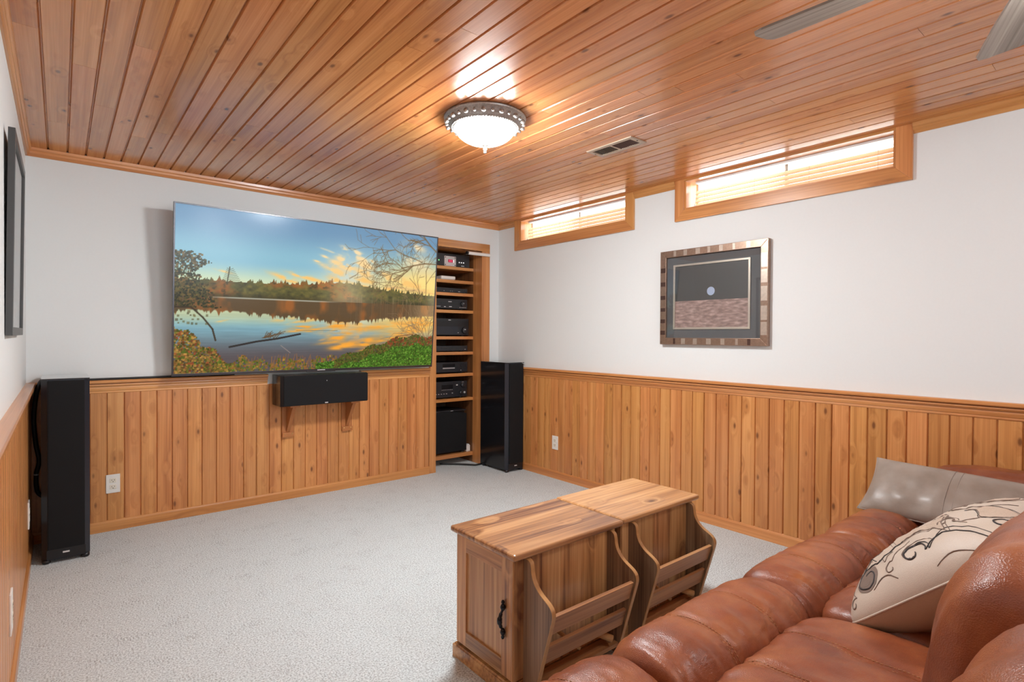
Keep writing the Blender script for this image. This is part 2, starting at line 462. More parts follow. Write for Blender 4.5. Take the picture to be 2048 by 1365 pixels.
def bulb_mat(name, strength, color=(0.955, 0.985, 1.0, 1)):
    m, nt, N, L, b = new_mat(name)
    tc = N.new('ShaderNodeTexCoord'); ns = N.new('ShaderNodeTexNoise'); ns.inputs['Scale'].default_value = 9
    L.new(tc.outputs['Object'], ns.inputs['Vector'])
    L.new(mixc(N, L, ns.outputs['Fac'], (0.85, 0.83, 0.8, 1), (0.95, 0.94, 0.92, 1)), b.inputs['Base Color'])
    setp(b, rough=0.3, emit=color, estr=strength)
    return m
M['bowl'] = bulb_mat('lit_alabaster_bowl', LAMP_POWER)
M['added_fan_bowl'] = bulb_mat('lit_added_fan_bowl', FAN_POWER)

# ------------------------------------------------------------------ room dimensions
XL, XR = -3.368, 0.0           # left and right walls
YB, YF = 0.0, -6.2             # TV wall, and the wall behind the camera
ZC = 2.242                     # underside of the ceiling boards
RAIL = 0.917
PITCH = 0.0845
TH = 0.14
NX0, NX1, NZ1, ND = -0.700, -0.200, 1.975, 0.62   # shelf niche

# daylight portals only tell the renderer where the sky comes in
def portal(name, loc, rot, sx, sy):
    l = bpy.data.lights.new(name, 'AREA'); l.shape = 'RECTANGLE'; l.size = sx; l.size_y = sy
    o = bpy.data.objects.new(name, l); COL.objects.link(o)
    o.location = loc; o.rotation_euler = rot
    l.cycles.is_portal = True
    return o
W_OPEN = [(-0.322, -1.530), (-2.015, -3.213)]
WZ0 = 2.040
for a, b_ in W_OPEN:
    portal('window_daylight_portal', (0.155, (a + b_) / 2, 2.14), (0, math.radians(90), 0), 0.19, abs(b_ - a) - 0.02)
FW = (-2.75, -0.65, 0.95, 2.05)        # unseen window added behind the camera for fill light
portal('window_daylight_portal', ((FW[0] + FW[1]) / 2, YF - 0.10, (FW[2] + FW[3]) / 2), (math.radians(90), 0, 0), FW[1] - FW[0], FW[3] - FW[2])

# ------------------------------------------------------------------ structure
ZT = ZC + 0.014
floor = box('floor', XL - 0.2, XR + 0.25, YF - 0.2, YB + 0.9, -0.12, 0.0, M['carpet'], kind='structure')
floor['label'] = 'pale grey cut-loop wall-to-wall carpet'

ceiling = box('ceiling', XL - 0.2, XR + 0.02, YF - 0.2, YB + 0.9, ZT, ZT + 0.12, M['trim_y'], kind='structure')
ceiling['label'] = 'varnished tongue-and-groove pine board ceiling'

def boxes(name, lst, mat, kind='structure', label=None, parent=None):
    bm = bmesh.new()
    for b_ in lst: add_box(bm, *b_)
    o = from_bm(name, bm, mat, parent, kind=kind)
    if label: o['label'] = label
    return o

wall_back = boxes('wall_back', [(XL - TH, NX0, YB, YB + TH, 0, ZT), (NX1, XR + 0.2, YB, YB + TH, 0, ZT), (NX0, NX1, YB, YB + TH, NZ1, ZT)],
                  M['wall'], label='white painted wall with pine wainscot behind the television')
rw = []
ys = [YB] + [v for p in W_OPEN for v in p] + [YF]
RT = 0.17
for i in range(0, len(ys) - 1):
    if i % 2 == 0:
        rw.append((XR, XR + RT, ys[i + 1], ys[i], 0, ZT))
    else:
        rw.append((XR, XR + RT, ys[i + 1], ys[i], 0, WZ0))
wall_right = boxes('wall_right', rw, M['wall'], label='white painted wall with pine wainscot under two high windows')
wall_left = boxes('wall_left', [(XL - TH, XL, YF, YB, 0, ZT)], M['wall'], label='white painted left wall with pine wainscot')
wall_front = boxes('wall_front', [(XL, FW[0], YF - TH, YF, 0, ZT), (FW[1], XR, YF - TH, YF, 0, ZT), (FW[0], FW[1], YF - TH, YF, 0, FW[2]), (FW[0], FW[1], YF - TH, YF, FW[3], ZT)],
                   M['wall'], label='white painted wall behind the viewer')

def plank_bm(w, t, l0, l1, fn, ledge, groove=0.0045):
    """cross-section in (s across, d depth); fn maps (s, d, l) to xyz"""
    h = w / 2
    sec = [(-h, 0), (h, 0), (h, t - ledge), (h - 0.0012, t - ledge), (h - groove, t), (-h + groove, t), (-h + 0.0012, t - ledge), (-h, t - ledge)]
    bm = bmesh.new()
    A = [bm.verts.new(fn(s, d, l0)) for s, d in sec]
    B = [bm.verts.new(fn(s, d, l1)) for s, d in sec]
    n = len(sec)
    for i in range(n):
        bm.faces.new((A[i], A[(i + 1) % n], B[(i + 1) % n], B[i]))
    bm.faces.new(A); bm.faces.new(B[::-1])
    return bm

# ceiling boards, parallel to the right wall, butt joints here and there
g0 = -3.269
i0 = math.floor((XL - g0) / PITCH)
x = g0 + i0 * PITCH
ci = 0
while x < XR - 0.001:
    a, b_ = max(x, XL), min(x + PITCH, XR)
    if b_ - a > 0.01:
        cuts = [YB]
        y = YB - random.uniform(0.5, 2.6)
        while y > YF + 0.5:
            cuts.append(y); y -= random.uniform(1.6, 3.2)
        cuts.append(YF)
        for k in range(len(cuts) - 1):
            y1, y0 = cuts[k], cuts[k + 1]
            cx = (a + b_) / 2
            gap = 0.0006
            bm = plank_bm(b_ - a, 0.014, y0 + gap, y1 - gap, lambda s, d, l: (cx + s, l, ZT - d), 0.010, 0.0048 + 0.0012 * (ci % 2))
            from_bm('ceiling_board', bm, M['ceil_y'], ceiling, origin=(cx, (y0 + y1) / 2, ZC))
    x += PITCH; ci += 1

ZW0, ZW1 = 0.02, 0.845
def wainscot(wall, grooves, fn_of, t):
    for k in range(len(grooves) - 1):
        a, b_ = grooves[k], grooves[k + 1]
        c = (a + b_) / 2
        bm = plank_bm(abs(b_ - a), t, ZW0, ZW1, fn_of(c), min(0.0080, t * 0.8), 0.0050 if k % 2 else 0.0036)
        from_bm('wainscot_board', bm, M['panel_z'], wall, origin=Vector(fn_of(c)(0, 0, 0.43)))
def series(start, lo, hi):
    k0 = math.ceil((lo - start) / PITCH + 0.1); k1 = math.floor((hi - start) / PITCH - 0.1)
    return [lo] + [start + k * PITCH for k in range(k0, k1 + 1)] + [hi]
TW = 0.010
wainscot(wall_back, series(-3.002, XL + 0.02, -0.762), lambda c: (lambda s, d, l: (c + s, YB - d, l)), TW)
wainscot(wall_back, series(-3.002, -0.115, XR - 0.006), lambda c: (lambda s, d, l: (c + s, YB - d, l)), TW)
wainscot(wall_right, series(-0.398, YF, YB - 0.006), lambda c: (lambda s, d, l: (XR - d, c + s, l)), TW)
wainscot(wall_left, series(-0.04, YF, YB - 0.006), lambda c: (lambda s, d, l: (XL + d, c + s, l)), 0.020)

def structure(o, label):
    o['kind'] = 'structure'; o['label'] = label
    return o

# baseboards
def base_prof(t):
    return [(0, 0), (t, 0), (t, 0.052), (t * 0.75, 0.061), (t * 0.45, 0.066), (0, 0.066)]
def base_back():
    bm = bmesh.new()
    add_prism(bm, [(YB - d, z) for d, z in base_prof(0.016)], 'x', XL + 0.03, -0.760)
    add_prism(bm, [(YB - d, z) for d, z in base_prof(0.016)], 'x', -0.116, XR - 0.012)
    return from_bm('baseboard_back', bm, M['trim_x'], origin=(-1.7, 0, 0))
structure(base_back(), 'pine baseboard under the television')
def base_side(name, xw, sgn, t, mat):
    bm = bmesh.new()
    add_prism(bm, [(xw + sgn * d, z) for d, z in base_prof(t)], 'y', YF, YB - 0.001)
    return from_bm(name, bm, mat, origin=(xw, -2, 0))
structure(base_side('baseboard_right', XR, -1, 0.016, M['trim_y']), 'pine baseboard along the right wall')
structure(base_side('baseboard_left', XL, 1, 0.031, M['trim_y']), 'pine baseboard along the left wall')

# chair rail: flat cap over a moulded apron
def rail_prof(s=1.0, o=0.0):
    return [(0, 0.917), (0.036 * s + o, 0.917), (0.040 * s + o, 0.912), (0.040 * s + o, 0.902), (0.036 * s + o, 0.898), (0.020 * s + o, 0.8965), (0.020 * s + o, 0.8945),
            (0.028 * s + o, 0.8925), (0.029 * s + o, 0.886), (0.024 * s + o, 0.8790), (0.017 * s + o, 0.8765), (0.0185 * s + o, 0.868), (0.016 * s + o, 0.855), (0.0125 * s + o, 0.850),
            (0.014 * s + o, 0.843), (0.0115 * s + o, 0.838), (0, 0.838)]
def rail_x(name, segs, label):
    bm = bmesh.new()
    for a, b_ in segs:
        add_prism(bm, [(YB - d, z) for d, z in rail_prof()], 'x', a, b_)
    return structure(from_bm(name, bm, M['trim_x'], origin=(-1.7, 0, 0.88)), label)
rail_x('trim_1', [(XL + 0.038, -2.085), (-1.395, -0.762), (-0.115, XR - 0.03)], 'pine chair rail below the television, interrupted at the centre speaker')
def rail_y(name, xw, sgn, o, label):
    bm = bmesh.new()
    add_prism(bm, [(xw + sgn * d, z) for d, z in rail_prof(1.0, o)], 'y', YF, YB - 0.0005)
    return structure(from_bm(name, bm, M['trim_y'], origin=(xw, -2, 0.88)), label)
rail_y('trim_2', XR, -1, 0.0, 'pine chair rail along the right wall')
rail_y('trim_3', XL, 1, 0.004, 'pine chair rail along the left wall')

# crown moulding
CB = 2.1936
crown = [(0, CB), (0.008, CB), (0.012, CB + 0.010), (0.017, CB + 0.014), (0.018, CB + 0.026), (0.025, CB + 0.032), (0.027, ZC - 0.0005), (0, ZC - 0.0005)]
bm = bmesh.new(); add_prism(bm, [(YB - d, z) for d, z in crown], 'x', XL + 0.001, XR - 0.001)
structure(from_bm('trim_4', bm, M['trim_x'], origin=(-1.7, 0, CB)), 'pine crown moulding above the television')
bm = bmesh.new(); add_prism(bm, [(XL + d, z) for d, z in crown], 'y', YF, YB - 0.001)
structure(from_bm('trim_5', bm, M['trim_y'], origin=(XL, -2, CB)), 'pine crown moulding on the left wall')
bm = bmesh.new()
for a, b_ in ((YB - 0.001, -0.252), (-1.600, -1.945), (-3.283, YF)):
    add_prism(bm, [(XR - d, z) for d, z in crown], 'y', b_, a)
structure(from_bm('trim_6', bm, M['trim_y'], origin=(0, -2, CB)), 'pine crown moulding on the right wall, broken by the windows')

# frame round the shelf niche
t_ = 0.014
NB = 0.0
box('trim_7', NX0 - 0.060, NX0 + 0.006, YB - t_, YB + 0.02, 0.0, 2.045, M['trim_z'], bevel=0.002, kind='structure')['label'] = 'pine left upright of the shelf niche'
box('trim_8', NX1 - 0.006, -0.116, YB - t_, YB + 0.02, 0.0, 1.9745, M['trim_z'], bevel=0.002, kind='structure')['label'] = 'pine right upright of the shelf niche'
box('trim_9', NX0 + 0.006, -0.116, YB - t_, YB + 0.02, 1.975, 2.045, M['trim_x'], bevel=0.002, kind='structure')['label'] = 'pine head of the shelf niche'

# ---- high windows with wooden reveal, vinyl sashes and glass
def window(idx, y1, y0, label):
    cy = (y0 + y1) / 2
    w = thing('window_%d' % idx, label, None, (XR, cy, WZ0), kind='structure')
    yo1, yo0, zo = y1 + 0.070, y0 - 0.070, WZ0 - 0.070
    # mitred casing
    ct = 0.018
    prism('casing', [(yo1, zo), (y1, WZ0), (y1, ZC), (yo1, ZC)], 'x', XR - ct, XR - 0.0005, M['trim_z'], w, bevel=0.0015)
    prism('casing', [(yo0, zo), (y0, WZ0), (y0, ZC), (yo0, ZC)][::-1], 'x', XR - ct, XR - 0.0005, M['trim_z'], w, bevel=0.0015)
    prism('casing', [(yo0, zo), (yo1, zo), (y1, WZ0), (y0, WZ0)], 'x', XR - ct, XR - 0.0005, M['trim_y'], w, bevel=0.0015)
    # reveal boards
    box('sill_board', XR - 0.010, XR + 0.155, y0, y1, WZ0 - 0.0, WZ0 + 0.012, M['trim_y'], w)
    box('side_board', XR - 0.010, XR + 0.155, y1 - 0.012, y1, WZ0 + 0.012, ZC, M['trim_z'], w)
    box('side_board', XR - 0.010, XR + 0.155, y0, y0 + 0.012, WZ0 + 0.012, ZC, M['trim_z'], w)
    box('head_board', XR - 0.018, XR + 0.122, y0, y1, ZC - 0.014, ZC, M['trim_y'], w)
    # sashes
    x0, x1 = XR + 0.125, XR + 0.145
    ya, yb = y1 - 0.012, y0 + 0.012
    za, zb = WZ0 + 0.012, ZC - 0.001
    mid = (ya + yb) / 2
    for k, (a, b_) in enumerate(((ya, mid - 0.012), (mid + 0.012, yb))):
        dx = 0.0 if k == 0 else 0.010
        bm = bmesh.new()
        fw = 0.009
        add_box(bm, x0 + dx, x1 + dx, b_, a, za, za + fw)
        add_box(bm, x0 + dx, x1 + dx, b_, a, zb - fw, zb)
        add_box(bm, x0 + dx, x1 + dx, a - fw, a, za + fw, zb - fw)
        add_box(bm, x0 + dx, x1 + dx, b_, b_ + fw, za + fw, zb - fw)
        s = from_bm('sash', bm, M['sash'], w)
        box('pane', x0 + dx + 0.008, x0 + dx + 0.011, b_ + fw, a - fw, za + fw, zb - fw, M['glass'], s)
    scr = box('insect_screen', x0 - 0.006, x0 - 0.004, yb + 0.002, mid, za + 0.002, zb - 0.002, M['screen_mesh'], w)
    return w
window(1, W_OPEN[0][0], W_OPEN[0][1], 'high basement window nearer the corner, in a pine casing')
window(2, W_OPEN[1][0], W_OPEN[1][1], 'high basement window above the framed print, in a pine casing')
# unseen window behind the viewer, added to fill the room with light
w3 = thing('window_3', 'wide added window behind the viewer, for fill light', None, ((FW[0] + FW[1]) / 2, YF, FW[2]), kind='structure')
bm = bmesh.new()
for a in ((FW[0] - 0.07, FW[0], FW[2] - 0.07, FW[3] + 0.07), (FW[1], FW[1] + 0.07, FW[2] - 0.07, FW[3] + 0.07)):
    add_box(bm, a[0], a[1], YF, YF + 0.018, a[2], a[3])
add_box(bm, FW[0], FW[1], YF, YF + 0.018, FW[3], FW[3] + 0.07); add_box(bm, FW[0], FW[1], YF, YF + 0.018, FW[2] - 0.07, FW[2])
from_bm('casing', bm, M['trim_z'], w3)
xm = (FW[0] + FW[1]) / 2
for a, b_ in ((FW[0], xm), (xm, FW[1])):
    bm = bmesh.new()
    add_box(bm, a, a + 0.05, YF - 0.08, YF - 0.04, FW[2], FW[3]); add_box(bm, b_ - 0.05, b_, YF - 0.08, YF - 0.04, FW[2], FW[3])
    add_box(bm, a + 0.05, b_ - 0.05, YF - 0.08, YF - 0.04, FW[2], FW[2] + 0.05); add_box(bm, a + 0.05, b_ - 0.05, YF - 0.08, YF - 0.04, FW[3] - 0.05, FW[3])
    s = from_bm('sash', bm, M['sash'], w3)
    box('pane', a + 0.05, b_ - 0.05, YF - 0.062, YF - 0.058, FW[2] + 0.05, FW[3] - 0.05, M['glass'], s)

# ------------------------------------------------------------------ window blinds
def blind(y1, y0, label):
    cy = (y0 + y1) / 2
    t = thing('window_blind', label, 'blind', (0.07, cy, WZ0 + 0.03), group='horizontal blinds in the high windows')
    ya, yb = y1 - 0.03, y0 + 0.016
    box('headrail', 0.050, 0.085, yb, ya, 2.2155, 2.2275, M['sash'], t, bevel=0.002)
    n = 4
    pit = 0.0275
    zt = 2.160
    for k in range(n):
        z = zt - k * pit
        c, s = math.cos(math.radians(50)), math.sin(math.radians(50))
        hw = 0.0205
        sec = []
        for q in np.linspace(-1, 1, 9):
            px, pz = q * hw, 0.0030 * (1 - q * q)
            sec.append((0.068 + px * c - pz * s, z + px * s + pz * c))
        low = [(a + 0.0016 * s, b_ - 0.0016 * c) for a, b_ in sec[::-1]]
        prism('slat', sec + low, 'y', yb, ya, M['slat'], t, smooth=False)
    zb_ = zt - (n - 1) * pit - 0.019
    box('bottom_rail', 0.060, 0.092, yb, ya, zb_ - 0.004, zb_ + 0.002, M['slat'], t, bevel=0.002)
    for fy in (0.06, 0.36, 0.64, 0.94):
        y = ya + (yb - ya) * fy
        tube('ladder_cord', [(0.047, y, 2.20), (0.046, y, zb_)], 0.0011, M['cord'], t, seg=6)
    y = ya - 0.012
    tube('lift_cord', spline([(0.044, y, 2.20), (0.040, y - 0.004, 2.13), (0.036, y + 0.004, 2.075)], 5), 0.0011, M['cord'], t, seg=6)
    lathe('cord_knob', [(0, 0), (0.004, 0.001), (0.005, 0.008), (0.002, 0.016), (0, 0.017)], (0.036, y + 0.004, 2.060), M['sash'], t, seg=10)
    return t
blind(W_OPEN[0][0] - 0.012, W_OPEN[0][1] + 0.012, 'blond slatted blind in the high window nearer the corner')
blind(W_OPEN[1][0] - 0.012, W_OPEN[1][1] + 0.012, 'blond slatted blind in the high window above the framed print')

# ------------------------------------------------------------------ television picture (flat screen content)
def vnoise(W, H, fx, fy, seed, octs=4, gain=0.5):
    """value noise fx x fy cells over the picture, fractal"""
    r = np.random.default_rng(seed)
    out = np.zeros((H, W)); amp = 1.0; tot = 0
    for o in range(octs):
        gx, gy = max(2, int(fx * 2 ** o)) + 2, max(2, int(fy * 2 ** o)) + 2
        g = r.random((gy, gx))
        u = np.linspace(0, gx - 2.001, W); v = np.linspace(0, gy - 2.001, H)
        iu, iv = u.astype(int), v.astype(int)
        fu, fv = u - iu, v - iv
        fu = fu * fu * (3 - 2 * fu); fv = fv * fv * (3 - 2 * fv)
        a = g[np.ix_(iv, iu)]; b = g[np.ix_(iv, iu + 1)]; c = g[np.ix_(iv + 1, iu)]; d = g[np.ix_(iv + 1, iu + 1)]
        out += amp * ((a * (1 - fu) + b * fu) * (1 - fv)[:, None] + (c * (1 - fu) + d * fu) * fv[:, None])
        tot += amp; amp *= gain
    return out / tot

def lake_picture(W, H):
    """sRGB picture of a lake at sunset with autumn trees, row 0 on top"""
    U, T = np.meshgrid(np.linspace(0, 1, W), np.linspace(0, 1, H))
    img = np.zeros((H, W, 3))
    def C(*c): return np.array(c, float) / 255
    def lerp(a, b, t): return a + (b - a) * t
    def ss(x, a, b):
        t = np.clip((x - a) / (b - a), 0, 1); return t * t * (3 - 2 * t)
    def mix(img, col, m): 
        img += (np.asarray(col) - img) * m[..., None]
    # ---------------- sky
    def sky(t):
        """t 0 top .. 1 horizon"""
        s = np.zeros((H, W, 3))
        top = C(112, 150, 182); mid = C(140, 188, 206); low = C(214, 226, 186)
        s[:] = top
        mix(s, mid, ss(t, 0.1, 0.6)); mix(s, low, ss(t, 0.65, 1.0))
        warm = ss(U, 0.45, 0.98) * ss(t, 0.25, 0.95)
        mix(s, C(250, 205, 120), warm * 0.9)
        glow = np.exp(-(((U - 0.95) / 0.18) ** 2 + ((t - 0.86) / 0.3) ** 2))
        mix(s, C(255, 226, 140), np.clip(glow * 1.1, 0, 1))
        hz = np.exp(-(((U - 0.60) / 0.10) ** 2 + ((t - 0.85) / 0.45) ** 2))
        mix(s, C(232, 234, 226), hz * 0.55)
        # streaked clouds
        blobs = [(0.58, 0.36, 0.018, 0.030, 1), (0.63, 0.40, 0.020, 0.030, 1), (0.655, 0.50, 0.022, 0.030, 1), (0.65, 0.57, 0.020, 0.025, 1), (0.57, 0.52, 0.024, 0.035, 1), (0.545, 0.58, 0.022, 0.030, 1), (0.70, 0.50, 0.014, 0.018, .8), (0.50, 0.50, 0.014, 0.014, .8), (0.47, 0.57, 0.012, 0.012, .8), (0.90, 0.20, 0.05, 0.06, .6),
                 (0.36, 0.86, 0.05, 0.030, 1), (0.41, 0.81, 0.04, 0.022, 1), (0.47, 0.86, 0.045, 0.028, .9), (0.55, 0.70, 0.035, 0.05, .9), (0.585, 0.62, 0.045, 0.05, .9),
                 (0.62, 0.47, 0.03, 0.04, .9), (0.67, 0.58, 0.035, 0.045, 1), (0.665, 0.70, 0.035, 0.045, 1), (0.66, 0.80, 0.03, 0.04, .8), (0.50, 0.63, 0.03, 0.03, .5),
                 (0.55, 0.85, 0.03, 0.07, .9), (0.75, 0.67, 0.03, 0.02, .5), (0.77, 0.80, 0.03, 0.05, .7), (0.83, 0.78, 0.06, 0.05, .9), (0.90, 0.45, 0.08, 0.12, .55), (0.14, 0.80, 0.03, 0.015, .7),
                 (0.70, 0.95, 0.12, 0.03, .8), (0.80, 0.93, 0.14, 0.03, .8), (0.88, 0.83, 0.1, 0.05, .8), (0.52, 0.42, 0.05, 0.012, .4)]
        nz = vnoise(W, H, 22, 26, 3, 4)
        wrp = (vnoise(W, H, 8, 8, 5, 3) - 0.5)
        for (cu, ct, su, st, a) in blobs:
            dd = ((U - cu) / (su * 1.0)) ** 2 + ((t - ct - 0.9 * (U - cu) + wrp * 0.05) / (st * 1.15)) ** 2
            m = np.exp(-dd) * np.clip((nz - 0.36) * 5.0, 0, 1) * a
            wc = lerp(C(255, 226, 176), C(252, 190, 92), np.clip((ct - 0.45) * 1.8, 0, 1))
            mix(s, wc, np.clip(m * 1.5, 0, 0.95))
        band = np.exp(-((t - 0.91 - 0.12 * (U - 0.8)) / 0.035) ** 2) * ss(U, 0.55, 0.7) * np.clip((vnoise(W, H, 10, 40, 8, 3) - 0.35) * 3, 0, 1)
        mix(s, C(206, 158, 110), band * 0.75)
        return s
    hor = 0.455
    shore = 0.53
    img = sky(T / hor)
    # ---------------- far wood
    rr = np.random.default_rng(21)
    tl = 0.435 - 0.035 * np.exp(-((np.linspace(0, 1, W) - 0.58) / 0.13) ** 2) + 0.02 * ss(np.linspace(0, 1, W), 0.68, 1.0)
    spk = np.zeros(W)
    for k in range(240):
        c = rr.random(); h = rr.random() ** 2 * 0.038; w = rr.uniform(0.003, 0.008)
        spk = np.maximum(spk, h * np.clip(1 - np.abs(np.linspace(0, 1, W) - c) / w, 0, 1))
    tl = tl - spk
    wood_m = (T > tl[None, :]) & (T < shore)
    n1 = vnoise(W, H, 60, 50, 31, 3); n2 = vnoise(W, H, 14, 14, 32, 3)
    wc = np.zeros((H, W, 3)); wc[:] = C(74, 74, 36)
    mix(wc, C(150, 84, 34), np.clip((n2 - 0.45) * 4, 0, 1)); mix(wc, C(116, 104, 46), np.clip((n1 - 0.5) * 4, 0, 1) * 0.7)
    mix(wc, C(48, 46, 24), np.clip((0.42 - n1) * 5, 0, 1) * 0.8)
    mix(wc, C(40, 36, 22), ss(T, 0.49, 0.53) * 0.6)
    trk = (np.random.default_rng(40).random(W) > 0.86) * ss(np.linspace(0, 1, W), 0.55, 0.66) * (1 - ss(np.linspace(0, 1, W), 0.86, 0.92))
    mix(wc, C(176, 150, 118), np.outer(ss(np.linspace(0, 1, H), 0.46, 0.50), trk) * 0.35)
    haze = np.exp(-((U - 0.60) / 0.09) ** 2) * 0.45 + ss(U, 0.93, 1.0) * 0.35
    mix(wc, C(206, 176, 130), 0.10 + 0 * U)
    mix(wc, C(226, 206, 170), haze)
    img[wood_m] = wc[wood_m]
    # ---------------- water: mirror of sky and wood
    wat = T >= shore
    ref = sky(np.clip((1.0 - (T - 0.60) / 0.40) * 1.0, 0, 1))
    ref = ref * np.array([0.92, 0.93, 0.92])
    dk = ss(T, 0.68, 0.93)
    mix(ref, C(84, 66, 62), dk * 0.82)
    mix(ref, C(186, 196, 160), np.exp(-((T - 0.63) / 0.045) ** 2) * (1 - ss(U, 0.3, 0.55)) * 0.8)
    for (cu, ct, su, st, a) in [(0.42, 0.715, 0.05, 0.014, 1), (0.40, 0.735, 0.035, 0.010, 1), (0.47, 0.73, 0.04, 0.012, 1), (0.56, 0.70, 0.05, 0.03, .8), (0.56, 0.79, 0.035, 0.022, 1), (0.60, 0.835, 0.05, 0.022, .9),
                               (0.68, 0.83, 0.03, 0.022, .95), (0.69, 0.80, 0.03, 0.02, .8), (0.80, 0.80, 0.09, 0.03, .9), (0.86, 0.74, 0.10, 0.03, .7), (0.52, 0.82, 0.04, 0.010, .5), (0.68, 0.875, 0.03, 0.014, .8), (0.60, 0.745, 0.06, 0.02, .7), (0.74, 0.70, 0.10, 0.025, .7), (0.56, 0.855, 0.03, 0.014, .8), (0.93, 0.68, 0.08, 0.05, .7)]:
        m = np.exp(-(((U - cu) / su) ** 2 + ((T - ct + 0.18 * (U - cu)) / st) ** 2)) * np.clip((vnoise(W, H, 18, 60, 51, 3) - 0.2) * 2.6, 0, 1) * a
        mix(ref, C(250, 168, 60), np.clip(m * 1.3, 0, 0.95))
    rip = vnoise(W, H, 12, 130, 61, 2)
    ref *= (0.94 + 0.12 * rip)[..., None]
    rl = 2 * shore - tl + 0.012 - 0.02 * (1 - ss(np.linspace(0, 1, W), 0.1, 0.4))
    rl = rl + 0.006 * (vnoise(W, 4, 60, 2, 71, 2)[0] - 0.5)
    rm = np.clip((rl[None, :] - T) / 0.008, 0, 1) * wat
    rc = np.zeros((H, W, 3)); rc[:] = C(84, 62, 38)
    mix(rc, C(150, 84, 34), np.clip((vnoise(W, H, 24, 7, 72, 3) - 0.44) * 4, 0, 1))
    mix(rc, C(150, 122, 96), np.outer(np.ones(H), trk) * 0.22)
    mix(rc, C(200, 170, 130), ss(U, 0.84, 1.0) * 0.5)
    img[wat] = ref[wat]
    mix(img, rc, rm * 0.92)
    sl = np.exp(-((T - shore - 0.004) / 0.004) ** 2) * ss(U, 0.05, 0.2) * (1 - ss(U, 0.45, 0.6))
    mix(img, C(214, 220, 208), sl * 0.75)
    # ---------------- strokes
    def stroke(pts, wd, col, a=1.0):
        for (x0, y0), (x1, y1) in zip(pts[:-1], pts[1:]):
            dx, dy = x1 - x0, y1 - y0
            asp = W / H
            l2 = (dx * asp) ** 2 + dy * dy + 1e-9
            xa, xb = sorted((x0, x1)); ya, yb = sorted((y0, y1)); pad = wd * 3 + 0.004
            i0, i1 = max(0, int((xa - pad) * W)), min(W, int((xb + pad) * W) + 2)
            j0, j1 = max(0, int((ya - pad) * H)), min(H, int((yb + pad) * H) + 2)
            if i0 >= i1 or j0 >= j1: continue
            uu, tt = U[j0:j1, i0:i1], T[j0:j1, i0:i1]
            q = np.clip(((uu - x0) * asp * dx * asp + (tt - y0) * dy) / l2, 0, 1)
            d = np.sqrt(((uu - x0 - q * dx) * asp) ** 2 + (tt - y0 - q * dy) ** 2)
            m = np.clip((wd - d) / 0.0022 + 0.5, 0, 1) * a
            sub = img[j0:j1, i0:i1]
            sub += (np.asarray(col) - sub) * m[..., None]
    R = np.random.default_rng(5)
    def branch(x, y, ang, ln, wd, dep, col, a):
        pts = [(x, y)]
        for k in range(3):
            ang += R.normal(0, 0.16)
            x += math.cos(ang) * ln / 3 * H / W; y += math.sin(ang) * ln / 3
            pts.append((x, y))
        stroke(pts, wd, col, a)
        if dep > 0:
            for k in range(3 if dep > 2 else 2):
                p = pts[R.integers(1, 4)]
                branch(p[0], p[1], ang + R.choice([-1, 1]) * R.uniform(0.3, 0.9), ln * R.uniform(0.55, 0.8), max(wd * 0.62, 0.0014), dep - 1, col, a)
    # bare tree on the right
    br = C(122, 96, 62)
    branch(1.0, 0.205, math.pi + 0.10, 0.30, 0.0055, 5, br, 0.75)
    branch(0.93, 0.20, math.pi + 0.75, 0.24, 0.004, 4, br, 0.7)
    branch(1.0, 0.11, math.pi + 0.95, 0.20, 0.006, 4, br, 0.75)
    branch(0.97, 0.56, -math.pi / 2 - 0.05, 0.30, 0.004, 5, br, 0.6)
    branch(0.95, 0.50, -math.pi / 2 - 0.7, 0.22, 0.003, 4, br, 0.55)
    for k in range(7):
        branch(0.955 + 0.01 * k / 2, 0.86, -math.pi / 2 + R.uniform(-0.8, 0.25), 0.22, 0.003, 3, C(140, 112, 80), 0.6)
    # small dead tree on the left
    stroke([(0.158, 0.445), (0.166, 0.345)], 0.003, C(66, 62, 40))
    for k in range(9):
        y = 0.35 + 0.01 * k; l = 0.012 + 0.0032 * k
        stroke([(0.165, y + 0.012), (0.165 - l * 0.6, y + 0.002)], 0.0015, C(84, 78, 50), .8); stroke([(0.165, y + 0.012), (0.165 + l, y + 0.002)], 0.0015, C(84, 78, 50), .8)
    # floating logs
    stroke([(0.17, 0.842), (0.26, 0.808), (0.33, 0.79), (0.415, 0.758)], 0.006, C(46, 44, 42))
    for k in range(14):
        stroke([(0.29 + R.uniform(-0.02, 0.04), 0.785), (0.31 + R.uniform(-0.03, 0.05), 0.745 + R.uniform(-.01, .02))], 0.0022, C(96, 72, 46), .8)
    stroke([(0.665, 0.895), (0.78, 0.885)], 0.006, C(58, 44, 36)); stroke([(0.66, 0.885), (0.74, 0.865)], 0.0025, C(70, 54, 44), .7)
    stroke([(0.82, 0.775), (0.90, 0.755)], 0.005, C(128, 84, 50), .7); stroke([(0.40, 0.735), (0.56, 0.733)], 0.0018, C(90, 84, 70), .6)
    stroke([(0.345, 0.835), (0.38, 0.885)], 0.002, C(170, 150, 140), .7)
    # ---------------- foliage made of dabs
    def dabs(n, fn, cols, smin, smax, seed, alpha=0.85):
        r = np.random.default_rng(seed)
        k = 0
        for _ in range(n * 6):
            if k >= n: break
            x, y = r.random(), r.random()
            if r.random() > fn(x, y): continue
            k += 1
            s = r.uniform(smin, smax)
            col = C(*cols[r.integers(len(cols))]) * r.uniform(0.75, 1.2)
            i0, i1 = max(0, int((x - s * H / W) * W)), min(W, int((x + s * H / W) * W) + 1)
            j0, j1 = max(0, int((y - s) * H)), min(H, int((y + s) * H) + 1)
            if i0 >= i1 or j0 >= j1: continue
            sub = img[j0:j1, i0:i1]; sub += (np.clip(col, 0, 1) - sub) * alpha
